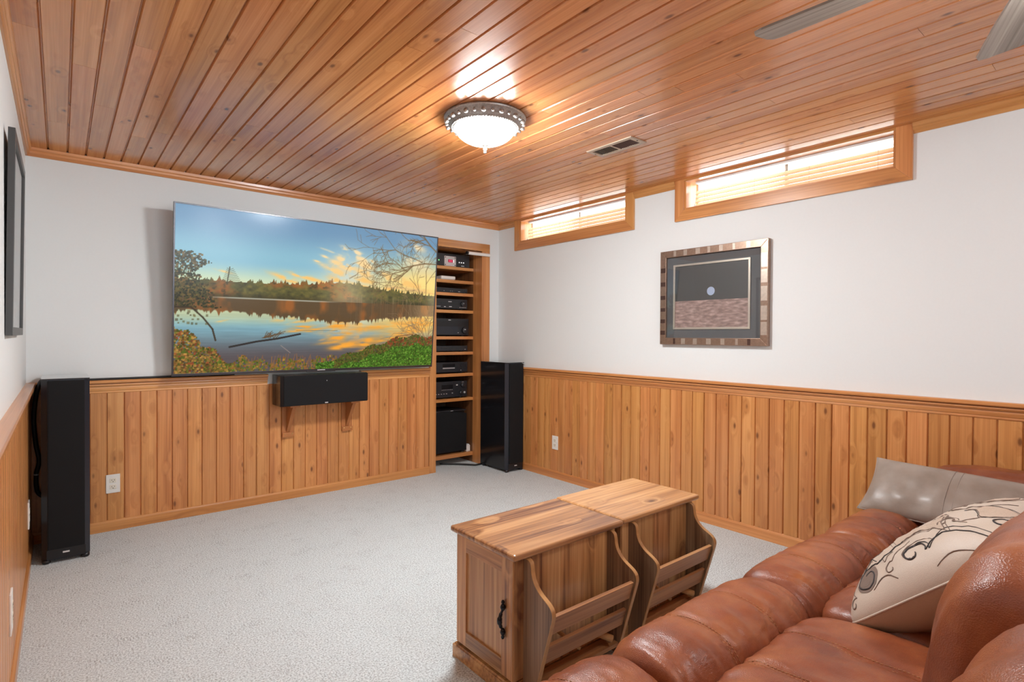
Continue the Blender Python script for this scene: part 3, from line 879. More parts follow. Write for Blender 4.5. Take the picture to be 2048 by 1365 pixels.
    # tall tree at the left edge
    def ltree(x, y):
        if y < 0.27 or y > 0.60: return 0
        lim = 0.055 + 0.045 * math.sin((y - 0.27) * 26) * (y < 0.36) + 0.34 * max(0, y - 0.36) + 0.012 * math.sin(y * 140)
        return 0.9 if x < min(lim, 0.15) else 0
    dabs(6500, ltree, [(44, 48, 24), (62, 62, 30), (84, 74, 36), (38, 38, 20), (104, 82, 42)], 0.0015, 0.005, 81)
    stroke([(0.0, 0.60), (0.05, 0.60), (0.085, 0.66), (0.115, 0.73), (0.125, 0.80)], 0.005, C(56, 44, 28), .9)
    dabs(500, lambda x, y: 0.8 if (x < 0.10 and 0.60 < y < 0.70) else 0, [(90, 84, 48), (62, 56, 34), (112, 100, 60)], 0.003, 0.007, 82, .6)
    # bank at the bottom left
    dabs(7000, lambda x, y: 1.0 if y > 0.72 + 1.1 * max(0, x - 0.02) ** 1.0 * 1.35 + 0.02 * math.sin(x * 90) and x < 0.19 else 0,
         [(124, 96, 40), (96, 104, 36), (150, 116, 56), (84, 62, 30), (170, 128, 64), (70, 84, 28), (140, 70, 40)], 0.002, 0.006, 83)
    # fringe along the bottom
    def fringe(x, y):
        e = 0.955 - 0.03 * math.sin(x * 21) ** 2 - 0.03 * math.sin(x * 47 + 1) ** 2
        return 0.9 if (y > e and 0.12 < x < 0.62) else 0
    dabs(3200, fringe, [(120, 96, 36), (98, 112, 34), (140, 92, 44), (150, 120, 50), (72, 96, 28)], 0.002, 0.006, 84)
    for k in range(70):
        x = R.uniform(0.2, 0.6); stroke([(x, 0.985), (x + R.uniform(-.015, .015), R.uniform(0.89, 0.95))], 0.0016, C(150, 100, 56), .75)
    # green bank on the right
    def gbank(x, y):
        e = 0.97 - 0.20 * min(1, max(0, (x - 0.50) / 0.36)) ** 0.9 + 0.012 * math.sin(x * 60)
        return 1.0 if (y > e and x > 0.48) else 0
    dabs(12000, gbank, [(70, 88, 30), (92, 80, 34), (60, 70, 28), (104, 84, 40), (84, 104, 34)], 0.0015, 0.005, 85)
    dabs(12000, lambda x, y: gbank(x, y - 0.07) if x > 0.55 else gbank(x, y) * 0.8, [(54, 96, 22), (78, 124, 34), (40, 72, 16), (104, 146, 52), (66, 108, 28)], 0.0012, 0.004, 86)
    dabs(900, lambda x, y: gbank(x, y) if (y < 0.84 and x > 0.78) else 0, [(150, 74, 40), (128, 66, 36), (110, 84, 44)], 0.003, 0.008, 87)
    g = img.mean(2, keepdims=True)
    img = 0.01 + 0.99 * (g + (img - g) * 1.04)
    return np.clip(img, 0, 1)

# ------------------------------------------------------------------ television
TVW, TVH = 1.880, 1.080
tv = thing('television', 'large flat television showing a sunset lake, tilted forward on the wall', 'television', (-1.743, -0.1654, 1.4699))
tv.rotation_euler = (0.0903, -0.0012, 0.0035)
hw, hh = TVW / 2, TVH / 2
bz = 0.009
def frame_part(name, x0, x1, z0, z1, y0, y1, mat, parent, bevel=0.001):
    return box(name, x0, x1, y0, y1, z0, z1, mat, parent, bevel=bevel, world=False)
frame_part('bezel_top', -hw, hw, hh - bz, hh, -0.008, 0.018, M['bezel'], tv)
frame_part('bezel_bottom', -hw, hw, -hh, -hh + 0.016, -0.008, 0.018, M['bezel'], tv)
frame_part('bezel_side', -hw, -hw + bz, -hh + 0.016, hh - bz, -0.008, 0.018, M['bezel'], tv)
frame_part('bezel_side', hw - bz, hw, -hh + 0.016, hh - bz, -0.008, 0.018, M['bezel'], tv)
frame_part('back_shell', -hw + 0.03, hw - 0.03, -hh + 0.03, hh - 0.03, 0.018, 0.055, M['tv_back'], tv, bevel=0.01)
bm = bmesh.new(); add_box(bm, -0.28, 0.28, 0.055, 0.085, -0.22, 0.22); add_box(bm, -0.24, -0.20, 0.085, 0.125, -0.05, 0.2); add_box(bm, 0.20, 0.24, 0.085, 0.125, -0.05, 0.2)
from_bm('wall_mount', bm, M['black_plastic'], tv, world=False)
frame_part('logo_bar', -0.105, 0.105, -hh - 0.004, -hh + 0.004, -0.012, 0.0, M['bezel'], tv)
frame_part('badge', -0.028, 0.028, -hh + 0.006, -hh + 0.012, -0.0095, -0.0075, M['badge'], tv, bevel=0)

def make_screen():
    W, H = 560, 322
    pic = lake_picture(W, H)
    lin = np.where(pic <= 0.04045, pic / 12.92, ((pic + 0.055) / 1.055) ** 2.4)
    x0, x1, z0, z1 = -hw + bz, hw - bz, -hh + 0.016, hh - bz
    X, Z = np.meshgrid(np.linspace(x0, x1, W), np.linspace(z1, z0, H))
    co = np.stack([X, np.full_like(X, -0.0045), Z], -1).reshape(-1, 3).astype(np.float32)
    idx = np.arange(W * H).reshape(H, W)
    q = np.stack([idx[1:, :-1], idx[1:, 1:], idx[:-1, 1:], idx[:-1, :-1]], -1).reshape(-1, 4).astype(np.int32)
    me = bpy.data.meshes.new('screen')
    me.vertices.add(len(co)); me.vertices.foreach_set('co', co.ravel())
    me.loops.add(q.size); me.loops.foreach_set('vertex_index', q.ravel())
    me.polygons.add(len(q)); me.polygons.foreach_set('loop_start', np.arange(0, q.size, 4, dtype=np.int32))
    me.update(calc_edges=True)
    at = me.color_attributes.new('picture', 'FLOAT_COLOR', 'POINT')
    rgba = np.concatenate([lin.reshape(-1, 3), np.ones((W * H, 1))], 1).astype(np.float32)
    at.data.foreach_set('color', rgba.ravel())
    m, nt, N, L, b = new_mat('lit_screen_picture')
    a = N.new('ShaderNodeAttribute'); a.attribute_name = 'picture'
    b.inputs['Base Color'].default_value = (0.004, 0.004, 0.005, 1)
    L.new(a.outputs['Color'], b.inputs['Emission Color'])
    setp(b, rough=0.2, estr=SCREEN_POWER, spec=0.3)
    return link('screen', me, m, tv)
make_screen()

# ------------------------------------------------------------------ tower speakers
def tower_speaker(label, loc):
    t = thing('tower_speaker', label, 'speaker', loc, group='black tower speakers in the corners')
    W2, D, H0, H1 = 0.100, 0.385, 0.020, 0.962
    k = dict(world=False)
    # cabinet with bevelled front corners (local: front at y=0, back at y=D)
    prism('cabinet', [(-W2, 0.030), (-W2, D), (W2, D), (W2, 0.030)], 'z', H0, H1 - 0.006, M['black_gloss'], t, bevel=0.0015, **k)
    prism('baffle', [(-W2, 0.030), (-W2 + 0.024, 0.004), (W2 - 0.024, 0.004), (W2, 0.030)][::-1], 'z', H0, H1 - 0.006, M['blue_black'], t, **k)
    box('top_plate', -W2, W2, 0.003, D, H1 - 0.006, H1, M['black_satin'], t, bevel=0.0015, **k)
    box('grille', -W2 + 0.026, W2 - 0.022, -0.012, 0.0035, 0.075, H1 - 0.010, M['black_cloth'], t, bevel=0.004, **k)
    box('foot_plinth', -W2 + 0.02, W2 - 0.018, -0.004, 0.0035, 0.028, 0.074, M['black_plastic'], t, bevel=0.002, **k)
    box('badge', -0.014, 0.014, -0.0065, -0.0042, 0.050, 0.058, M['badge'], t, **k)
    for sx in (-1, 1):
        for y in (0.022, D - 0.03):
            lathe('foot', [(0, 0), (0.014, 0), (0.019, 0.006), (0.019, 0.021), (0, 0.021)], (sx * (W2 - 0.020), y, 0), M['black_plastic'], t, seg=16, **k)
    return t
spL = tower_speaker('black tower speaker standing in the left corner', (-3.197, -0.418, 0))
spR = tower_speaker('black tower speaker standing right of the shelf niche', (-0.122, -0.408, 0))

# ------------------------------------------------------------------ centre speaker and its brackets
cs = thing('centre_speaker', 'wide black centre speaker on brackets below the television', 'speaker', (-1.735, -0.12, 0.697))
prism('cabinet', [(-2.052, -0.014), (-2.052, -0.197), (-1.417, -0.197), (-1.417, -0.014)], 'z', 0.697, 0.913, M['black_gloss'], cs, bevel=0.004)
box('grille', -2.034, -1.419, -0.217, -0.196, 0.700, 0.911, M['black_cloth'], cs, bevel=0.006)
prism('baffle_edge', [(-2.052, -0.196), (-2.034, -0.215), (-2.034, -0.196)], 'z', 0.699, 0.912, M['black_plastic'], cs)
box('badge', -1.748, -1.726, -0.2185, -0.2165, 0.706, 0.713, M['badge'], cs)
lathe('status_light', [(0, 0), (0.003, 0), (0.003, 0.001), (0, 0.0012)], (-1.735, -0.2185, 0.868), M['badge'], cs, seg=10, axis='y')

def shelf_bracket(cx, label):
    t = thing('shelf_bracket', label, 'bracket', (cx, -0.006, 0.455), group='wooden brackets under the centre speaker')
    z0, z1 = 0.455, 0.697
    box('back_plate', cx - 0.042, cx + 0.042, -0.021, -0.0102, z0, z1, M['bracket'], t, bevel=0.0015)
    prism('gusset', [(-0.021, z1 - 0.012), (-0.165, z1 - 0.012), (-0.150, z1 - 0.030), (-0.025, z0 + 0.035), (-0.021, z0 + 0.035)], 'x', cx - 0.012, cx + 0.012, M['bracket'], t, bevel=0.0015)
    box('top_plate', cx - 0.035, cx + 0.035, -0.185, -0.021, z1 - 0.012, z1, M['bracket'], t, bevel=0.0015)
    box('foot_block', cx - 0.042, cx + 0.042, -0.032, -0.021, z0, z0 + 0.034, M['bracket'], t, bevel=0.0015)
    for sx in (-1, 1):
        lathe('screw', [(0, -0.0022), (0.004, -0.0015), (0.0045, 0), (0, 0)], (cx + sx * 0.027, -0.032, z0 + 0.024), M['brass'], t, seg=12, axis='y')
    return t
shelf_bracket(-1.945, 'orange-brown bracket under the left end of the centre speaker')
shelf_bracket(-1.502, 'orange-brown bracket under the right end of the centre speaker')

# ------------------------------------------------------------------ built-in shelves in the niche
SF = 0.128
sh = thing('built_in_shelves', 'built-in pine shelves in the wall niche beside the television', 'shelf unit', (-0.45, 0.3, 0))
for xa, xb in ((NX1 - 0.004, NX1 + 0.014), (NX0 - 0.014, NX0 + 0.004)):
    box('jamb', xa, xb, 0.021, SF, 0.0, NZ1 - 0.0035, M['trim_z'], sh)
    box('side_panel', xa, xb, SF, ND, 0.0, NZ1 - 0.0035, M['niche_side_shade'], sh)
box('top_panel', NX0, NX1, 0.021, ND, NZ1 - 0.003, NZ1 + 0.014, M['trim_x'], sh)
bk = thing('back_panel', None, None, (0, 0, 0)); bk.parent = sh; bk.location = -Vector(sh.location)
nb = 6
for k in range(nb):
    a = NX0 + (NX1 - NX0) * k / nb; b_ = NX0 + (NX1 - NX0) * (k + 1) / nb
    c = (a + b_) / 2
    bm = plank_bm(b_ - a, 0.012, 0.0, NZ1, lambda s, d, l: (c + s, ND - d, l), 0.004)
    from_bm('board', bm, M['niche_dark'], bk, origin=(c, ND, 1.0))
SHZ = [1.829, 1.706, 1.589, 1.431, 1.188, 1.045, 0.845, 0.615, 0.099]
for k, z in enumerate(SHZ):
    th = 0.034 if k == 8 else 0.028
    box('shelf', NX0, NX1, SF, ND - 0.013, z - th, z, M['trim_x'], sh, bevel=0.002)

DX0, DX1 = -0.672, -0.240
def device(name, label, cat, z, h, x0=DX0, x1=DX1, depth=0.34, feet=0.012, y0=SF + 0.014):
    t = thing(name, label, cat, ((x0 + x1) / 2, y0, z))
    box('case', x0 + 0.004, x1 - 0.004, y0 + 0.010, y0 + depth, z + feet, z + feet + h - 0.002, M['black_plastic'], t, bevel=0.002)
    box('faceplate', x0, x1, y0, y0 + 0.010, z + feet, z + feet + h, M['charcoal'], t, bevel=0.002)
    for x in (x0 + 0.05, x1 - 0.05):
        lathe('foot', [(0, 0), (0.016, 0), (0.018, 0.004), (0.018, feet), (0, feet)], (x, y0 + 0.04, z), M['black_plastic'], t, seg=14)
        lathe('foot', [(0, 0), (0.016, 0), (0.018, 0.004), (0.018, feet), (0, feet)], (x, y0 + depth - 0.05, z), M['black_plastic'], t, seg=14)
    return t
def knob(t, x, z, r, y0=SF + 0.014, mat='charcoal', d=0.018):
    lathe('knob', [(0, -d), (r * 0.86, -d), (r, -d + 0.003), (r, 0), (0, 0)], (x, y0, z), M[mat], t, seg=28, axis='y')
def bit(t, name, x, z, w, h, mat, y0=SF + 0.014, d=0.0025):
    return box(name, x - w / 2, x + w / 2, y0 - d, y0, z - h / 2, z + h / 2, M[mat], t)
# 1 power conditioner
z = SHZ[0]
d = device('power_conditioner', 'black power conditioner with silver square panel and red display on the top shelf', 'electronics', z, 0.112, feet=0.004)
pn = bit(d, 'display_panel', -0.457, z + 0.048, 0.124, 0.090, 'silver', d=0.006)
y1 = SF + 0.014 - 0.006
bit(pn, 'display', -0.455, z + 0.050, 0.050, 0.026, 'led_red', y1, 0.002)
for dx in (-0.012, 0.000, 0.012):
    bit(pn, 'digit', -0.455 + dx, z + 0.050, 0.005, 0.017, 'led_red2', y1 - 0.002, 0.0008)
bit(pn, 'indicator', -0.422, z + 0.050, 0.008, 0.026, 'led_white', y1, 0.002)
for dx in (-0.052, 0.052):
    for dz in (-0.034, 0.034):
        lathe('screw', [(0, -0.002), (0.0045, -0.002), (0.005, 0), (0, 0)], (-0.457 + dx, y1, z + 0.048 + dz), M['black_plastic'], pn, seg=10, axis='y')
for k in range(3): bit(d, 'status_light', -0.355 + 0.024 * k, z + 0.045, 0.010, 0.010, 'led_white')
for dx, dz in ((0, 0.062), (0, 0.048), (0.026, 0.050)): bit(d, 'status_light', -0.602 + dx, z + dz, 0.010, 0.010, 'led_green')
bit(d, 'badge', -0.316, z + 0.014, 0.032, 0.006, 'badge')
# 2 small white box
wb = thing('media_box', 'small white rounded media box lying on the second shelf', 'electronics', (-0.47, SF + 0.03, SHZ[1]))
box('case', -0.548, -0.392, SF + 0.016, SF + 0.11, SHZ[1] + 0.004, SHZ[1] + 0.036, M['white'], wb, bevel=0.010, seg=4, smooth=True)
box('base', -0.535, -0.405, SF + 0.024, SF + 0.10, SHZ[1], SHZ[1] + 0.006, M['sash'], wb, bevel=0.001)
# 3 slim set-top box
z = SHZ[2]
d = device('set_top_box', 'slim black set-top box on the third shelf', 'electronics', z, 0.040, x1=-0.262, depth=0.24, feet=0.004)
for x in (-0.52, -0.45, -0.43): bit(d, 'status_light', x, z + 0.016, 0.005, 0.004, 'badge')
bit(d, 'badge', -0.355, z + 0.014, 0.020, 0.004, 'badge')
for k in range(4): knob(d, -0.318 + 0.013 * k, z + (0.026 if k % 2 == 0 else 0.014), 0.004, d=0.006)
# 4 stereo receiver
z = SHZ[3]
d = device('stereo_receiver', 'black receiver with one round knob on the fourth shelf', 'electronics', z, 0.088, x1=-0.262)
knob(d, -0.312, z + 0.058, 0.026)
bit(d, 'pointer', -0.314, z + 0.064, 0.004, 0.012, 'badge', SF + 0.014 - 0.018, 0.001)
bit(d, 'badge', -0.455, z + 0.076, 0.034, 0.006, 'badge')
bit(d, 'display', -0.45, z + 0.058, 0.20, 0.018, 'black_gloss')
for k in range(4): bit(d, 'button', -0.600 + 0.013 * k, z + 0.030, 0.006, 0.006, 'badge')
for k in range(5): bit(d, 'button', -0.345 + 0.016 * k, z + 0.026, 0.006, 0.007, 'silver')
bit(d, 'badge', -0.450, z + 0.030, 0.028, 0.006, 'badge'); bit(d, 'badge', -0.51, z + 0.028, 0.018, 0.006, 'badge')
# 5 large receiver
z = SHZ[4]
d = device('home_theatre_receiver', 'tall black home theatre receiver with large knob on the fifth shelf', 'electronics', z, 0.152, x1=-0.245)
bit(d, 'upper_panel', -0.458, z + 0.118, 0.42, 0.052, 'black_plastic', d=0.003)
bit(d, 'lower_panel', -0.49, z + 0.055, 0.24, 0.070, 'blue_black', d=0.003)
knob(d, -0.292, z + 0.056, 0.032, d=0.022)
bit(d, 'pointer', -0.300, z + 0.064, 0.016, 0.005, 'badge', SF + 0.014 - 0.022, 0.001)
knob(d, -0.640, z + 0.056, 0.014)
bit(d, 'badge', -0.458, z + 0.150, 0.026, 0.006, 'badge'); bit(d, 'badge', -0.395, z + 0.034, 0.072, 0.006, 'silver')
bit(d, 'button', -0.352, z + 0.118, 0.004, 0.014, 'badge')
# 6 slim player
z = SHZ[5]
d = device('disc_player', 'slim black disc player on the sixth shelf', 'electronics', z, 0.048, x1=-0.258, depth=0.26, feet=0.008)
bit(d, 'badge', -0.285, z + 0.022, 0.012, 0.004, 'badge'); bit(d, 'tray', -0.47, z + 0.036, 0.15, 0.014, 'black_gloss')
# 7 cd player
z = SHZ[6]
d = device('compact_disc_player', 'black compact disc player with dark window on the seventh shelf', 'electronics', z, 0.092, x1=-0.258)
bit(d, 'display', -0.465, z + 0.076, 0.13, 0.028, 'black_gloss'); bit(d, 'tray', -0.465, z + 0.050, 0.13, 0.010, 'silver')
for k in range(4):
    for j in range(3): bit(d, 'button', -0.335 + 0.018 * k, z + 0.046 + 0.018 * j, 0.009, 0.007, 'black_plastic')
bit(d, 'button', -0.332, z + 0.028, 0.006, 0.006, 'badge')
# 8 tuner amplifier
z = SHZ[7]
d = device('surround_amplifier', 'black surround amplifier with many small buttons on the eighth shelf', 'electronics', z, 0.145, x1=-0.262)
bit(d, 'display', -0.48, z + 0.108, 0.12, 0.040, 'black_gloss')
for k in range(7): bit(d, 'button', -0.535 + 0.018 * k, z + 0.082, 0.010, 0.004, 'silver')
for k in range(5): bit(d, 'button', -0.60 + 0.028 * k, z + 0.046, 0.012, 0.006, 'silver')
bit(d, 'button', -0.375, z + 0.122, 0.018, 0.010, 'badge'); bit(d, 'button', -0.425, z + 0.050, 0.012, 0.006, 'badge')
knob(d, -0.312, z + 0.120, 0.022); knob(d, -0.335, z + 0.050, 0.016); knob(d, -0.296, z + 0.050, 0.010, mat='silver')
bit(d, 'badge', -0.31, z + 0.146, 0.020, 0.003, 'badge')
# 9 subwoofer
z = SHZ[8]
sw = thing('subwoofer', 'black subwoofer with a curved top on the bottom shelf', 'speaker', (-0.46, SF + 0.03, z))
prism('cabinet', [(-0.675, SF + 0.055), (-0.675, SF + 0.40), (-0.258, SF + 0.40), (-0.258, SF + 0.055)], 'z', z + 0.012, z + 0.392, M['black_plastic'], sw, bevel=0.004)
arc = [(-0.675, z + 0.018)] + [(-0.675 + 0.417 * q, z + 0.365 + 0.030 * math.sin(math.pi * min(1, 0.18 + q * 0.82))) for q in np.linspace(0, 1, 13)] + [(-0.258, z + 0.018)]
prism('grille', arc, 'y', SF + 0.022, SF + 0.055, M['black_cloth'], sw, bevel=0.003)
prism('control_lip', [(-0.675, SF + 0.028), (-0.675, SF + 0.20), (-0.258, SF + 0.20), (-0.258, SF + 0.028)], 'z', z + 0.392, z + 0.404, M['charcoal'], sw, bevel=0.004)
bit(sw, 'badge', -0.42, z + 0.398, 0.028, 0.004, 'badge', SF + 0.028, 0.001)
for x in (-0.64, -0.29):
    for y in (SF + 0.05, SF + 0.36):
        lathe('foot', [(0, 0), (0.016, 0), (0.020, 0.004), (0.020, 0.013), (0, 0.013)], (x, y, z), M['black_plastic'], sw, seg=14)
pl = thing('power_adapter', 'small white plug-in power adapter beside the subwoofer', 'adapter', (-0.225, SF + 0.05, z))
box('body', -0.252, -0.210, SF + 0.030, SF + 0.075, z, z + 0.058, M['white'], pl, bevel=0.004)
box('cap', -0.246, -0.216, SF + 0.036, SF + 0.070, z + 0.058, z + 0.066, M['sash'], pl, bevel=0.002)
# short white tube on the frame
tb = thing('infrared_bar', 'short white bar with a dark end fixed across the niche frame top right', 'sensor bar', (-0.26, -0.03, 1.942))
bm = bmesh.new(); add_tube(bm, [(-0.376, -0.030, 1.943), (-0.132, -0.030, 1.943)], 0.0145, 16)
from_bm('tube', bm, M['white'], tb, smooth=False)
tube('end_cap', [(-0.392, -0.030, 1.943), (-0.376, -0.030, 1.943)], 0.0155, M['black_plastic'], tb, seg=16, smooth=False)
box('clip', -0.160, -0.145, -0.030, -0.0135, 1.935, 1.951, M['white'], tb)

# ------------------------------------------------------------------ cables
tag(tube('floor_cable', spline([(-0.52, 0.20, 0.012), (-0.42, 0.125, 0.010), (-0.345, 0.055, 0.009), (-0.285, -0.018, 0.009), (-0.245, -0.024, 0.009), (-0.20, -0.020, 0.009), (-0.12, -0.0175, 0.009)], 10), 0.0085, M['cable']),
    'black cable curving from under the bottom shelf to the right tower speaker', 'cable')
tag(tube('rail_cable', spline([(-3.27, -0.020, 0.9245), (-3.0, -0.022, 0.9245), (-2.6, -0.018, 0.9245), (-2.3, -0.020, 0.9245)], 10), 0.0066, M['cable']),
    'black speaker cable lying along the chair rail below the television', 'cable')
cab = thing('speaker_cable', 'thick black cable hanging behind the left tower speaker', 'cable', (-3.30, -0.02, 0.2))
tube('jacket', spline([(-3.262, -0.034, 0.945), (-3.300, -0.064, 0.93), (-3.322, -0.085, 0.86), (-3.334, -0.070, 0.72), (-3.326, -0.060, 0.58), (-3.312, -0.055, 0.48), (-3.325, -0.055, 0.40), (-3.318, -0.04, 0.30), (-3.27, -0.028, 0.25)], 10), 0.011, M['cable'], cab)
lathe('tie', [(0.0095, -0.004), (0.0115, -0.004), (0.0115, 0.004), (0.0095, 0.004)], (-3.325, -0.055, 0.405), M['white'], cab, seg=14)

# ------------------------------------------------------------------ end tables with magazine racks
def end_table(label, loc, rz, w):
    """local: x from 0 to w (body), front (rack side) at y=0, body back at y=0.325"""
    t = thing('end_table', label, 'end table', loc, group='rustic end tables with magazine racks')
    t.rotation_euler = (0, 0, rz)
    k = dict(world=False)
    D, H = 0.325, 0.466
    st, rl = 0.058, 0.058
    # carcass
    body = box('carcass', 0.010, w - 0.010, 0.006, D - 0.006, 0.0, H, M['rust_z'], t, **k)
    nbd = 4
    bw = (w - 0.02) / nbd
    cuts = [0.0, 0.15, 0.42, 0.66, 1.0]
    for i in range(4):
        box('front_board', cuts[i] * w + 0.0002, cuts[i + 1] * w - 0.0002, -0.004, 0.0055, 0.058, H, M['rust_z'], t, bevel=0.0006, **k)
    for i in range(4):
        box('back_board', cuts[i] * w + 0.0002, cuts[i + 1] * w - 0.0002, D - 0.0055, D + 0.004, 0.058, H, M['rust_z'], t, bevel=0.0006, **k)
    for side in (0, 1):
        xa, xb = (-0.004, 0.0095) if side == 0 else (w - 0.0095, w + 0.004)
        if side == 0:
            dr = box('door', 0.003, 0.0095, 0.055, D - 0.055, 0.108, H - 0.058, M['rust_z'], t, **k)
            for y0_, y1_ in ((0.060, 0.062),):
                pass
            par = dr
        else:
            box('side_panel', w - 0.0095, w - 0.003, 0.055, D - 0.055, 0.108, H - 0.058, M['rust_z'], t, **k)
            par = t
        box('stile', xa, xb, 0.0, st, 0.0585, H, M['rust_z'], par, bevel=0.001, **k)
        box('stile', xa, xb, D - st, D, 0.0585, H, M['rust_z'], par, bevel=0.001, **k)
        box('rail', xa, xb, st, D - st, 0.0585, 0.112, M['rust_y'], par, bevel=0.001, **k)
        box('rail', xa, xb, st, D - st, H - 0.062, H, M['rust_y'], par, bevel=0.001, **k)
        if side == 0:
            bm = bmesh.new()
            y, zc = 0.040, 0.253
            add_lathe(bm, [(0, 0.066), (0.004, 0.064), (0.0062, 0.058), (0.004, 0.053), (0.0062, 0.050), (0.0095, 0.042), (0.0070, 0.034), (0.0040, 0.030)], (-0.012, y, zc), 16)
            add_lathe(bm, [(0.0040, -0.030), (0.0070, -0.034), (0.0095, -0.042), (0.0062, -0.050), (0.004, -0.053), (0.0062, -0.058), (0.004, -0.064), (0, -0.066)], (-0.012, y, zc), 16)
            add_tube(bm, spline([(-0.012, y, zc + 0.034), (-0.020, y, zc + 0.022), (-0.026, y, zc), (-0.020, y, zc - 0.022), (-0.012, y, zc - 0.034)], 6), [0.004] * 6 + [0.006] * 4 + [0.0085] * 5 + [0.006] * 4 + [0.004] * 6, 14)
            add_tube(bm, [(-0.012, y, zc + 0.042), (-0.003, y, zc + 0.042)], 0.004, 10); add_tube(bm, [(-0.012, y, zc - 0.042), (-0.003, y, zc - 0.042)], 0.004, 10)
            from_bm('handle', bm, M['iron'], par, smooth=True, world=False)['label'] = 'dark iron bail handle'
    # plinth
    bm = bmesh.new()
    add_box(bm, -0.013, w + 0.013, -0.006, D + 0.013, 0.0, 0.050)
    bmesh.ops.bevel(bm, geom=[e for e in bm.edges if min(v.co.z for v in e.verts) > 0.04], offset=0.006, segments=3, affect='EDGES')
    from_bm('plinth', bm, M['rust_x'], t, world=False)
    # top with rounded edge
    bm = bmesh.new()
    add_box(bm, -0.022, w + 0.022, -0.030, D + 0.022, H, H + 0.023)
    bmesh.ops.bevel(bm, geom=bm.edges[:], offset=0.0085, segments=3, profile=0.5, affect='EDGES')
    from_bm('top', bm, M['rust_x'], t, world=False)
    # rack sides
    outer = [(-0.004, 0.458), (-0.022, 0.460), (-0.036, 0.452), (-0.041, 0.436), (-0.043, 0.420), (-0.050, 0.400), (-0.063, 0.382), (-0.083, 0.366), (-0.106, 0.354), (-0.126, 0.343), (-0.138, 0.330), (-0.142, 0.314), (-0.139, 0.296)]
    sp = [(p.x, p.y) for p in spline([(a, b_, 0) for a, b_ in outer], 4)]
    prof = [(-0.0045, 0.010)] + sp + [(-0.058, 0.020), (-0.050, 0.010)]
    for xc in (0.048, w - 0.038):
        sd = prism('rack_side', prof, 'x', xc - 0.0075, xc + 0.0075, M['rust_grey'], t, **k)
        # pale edge band following the outline
        bm = bmesh.new()
        path = sp + [(-0.058, 0.020)]
        A = []
        for q, (py, pz) in enumerate(path):
            a, b_ = path[max(0, q - 1)], path[min(len(path) - 1, q + 1)]
            tx, tz = b_[0] - a[0], b_[1] - a[1]
            l_ = math.hypot(tx, tz) or 1
            nx_, nz_ = tz / l_, -tx / l_
            A.append([bm.verts.new((xc + s * 0.0078, py + nx_ * o, pz + nz_ * o)) for s, o in ((-1, -0.001), (1, -0.001), (1, 0.0012), (-1, 0.0012))])
        for P, Q in zip(A[:-1], A[1:]):
            for i in range(4):
                bm.faces.new((P[i], P[(i + 1) % 4], Q[(i + 1) % 4], Q[i]))
        bm.faces.new(A[0]); bm.faces.new(A[-1][::-1])
        from_bm('edge_band', bm, M['edge'], sd, world=False)
    xa, xb = 0.0556, w - 0.0456
    def front_y(z):       # sloping front line of the rack
        return -0.139 + (0.296 - z) / (0.296 - 0.020) * (0.139 - 0.058)
    for z0, z1 in ((0.238, 0.303), (0.128, 0.193)):
        o = 0.010
        pts = [(front_y(z0) + o, z0), (front_y(z1) + o, z1), (front_y(z1) + o + 0.013, z1 + 0.003), (front_y(z0) + o + 0.013, z0 + 0.003)]
        prism('rack_slat', pts, 'x', xa, xb, M['rust_slat'], t, bevel=0.001, **k)
    box('rack_floor', xa, xb, -0.062, -0.007, 0.040, 0.055, M['rust_slat'], t, bevel=0.001, **k)
    tube('dowel', [(w * 0.30, -0.006, 0.205), (w * 0.30 + 0.10, -0.062, 0.108)], 0.0075, M['edge'], t, seg=12, **k)
    tube('dowel', [(w * 0.80 - 0.05, -0.010, 0.115), (w * 0.80 + 0.012, -0.070, 0.086)], 0.013, M['edge'], t, seg=14, **k)
    return t
end_table('rustic end table with magazine rack, nearer the viewer', (-2.070, -2.738, 0), 0.003, 0.506)
end_table('rustic end table with magazine rack, nearer the right wall', (-1.511, -2.728, 0), 0.008, 0.492)

# ------------------------------------------------------------------ leather sofa
def superbox(half, a, b_, cuts, center=(0, 0, 0), disp=None, rot=None, sag=None):
    """rounded cushion: cross-section exponent a (y,z), lengthwise exponent b_ (x)"""
    bm = bmesh.new()
    bmesh.ops.create_cube(bm, size=2.0)
    bmesh.ops.subdivide_edges(bm, edges=bm.edges[:], cuts=cuts, use_grid_fill=True)
    hx, hy, hz = half
    for v in bm.verts:
        x, y, z = v.co
        # even out the spacing near the rims
        x, y, z = [math.copysign(abs(c) ** 0.85, c) for c in (x, y, z)]
        s = (abs(y) ** a + abs(z) ** a) ** (1 / a)
        g = (s ** b_ + abs(x) ** b_) ** (1 / b_)
        q = Vector((x / g, y / g, z / g))
        p = Vector((q.x * hx, q.y * hy, q.z * hz))
        if disp is not None:
            n = Vector((q.x / hx, q.y / hy, q.z / hz))
            if n.length > 0: n.normalize()
            p = p + disp(q, p) * n
        v.co = p
    if rot is not None:
        bmesh.ops.rotate(bm, verts=bm.verts, cent=(0, 0, 0), matrix=Matrix.Rotation(rot, 3, 'X'))
    bmesh.ops.translate(bm, verts=bm.verts, vec=center)
    return bm

def nz(x, y, z): return noise.noise(Vector((x, y, z)))
def ridge(x, y, z):
    n = noise.noise(Vector((x, y, z))); return 1 - abs(n) * 2
def gauss(x, c, w): return math.exp(-((x - c) / w) ** 2)

SX = [-2.835, -2.197, -1.572, -0.943, -0.305]
sofa = thing('leather_sofa', 'cognac leather sofa with puffy seats facing the television', 'sofa', (-1.57, -3.75, 0))
SEAM = (-0.30, 0.36)       # seam positions across a seat, -1..1

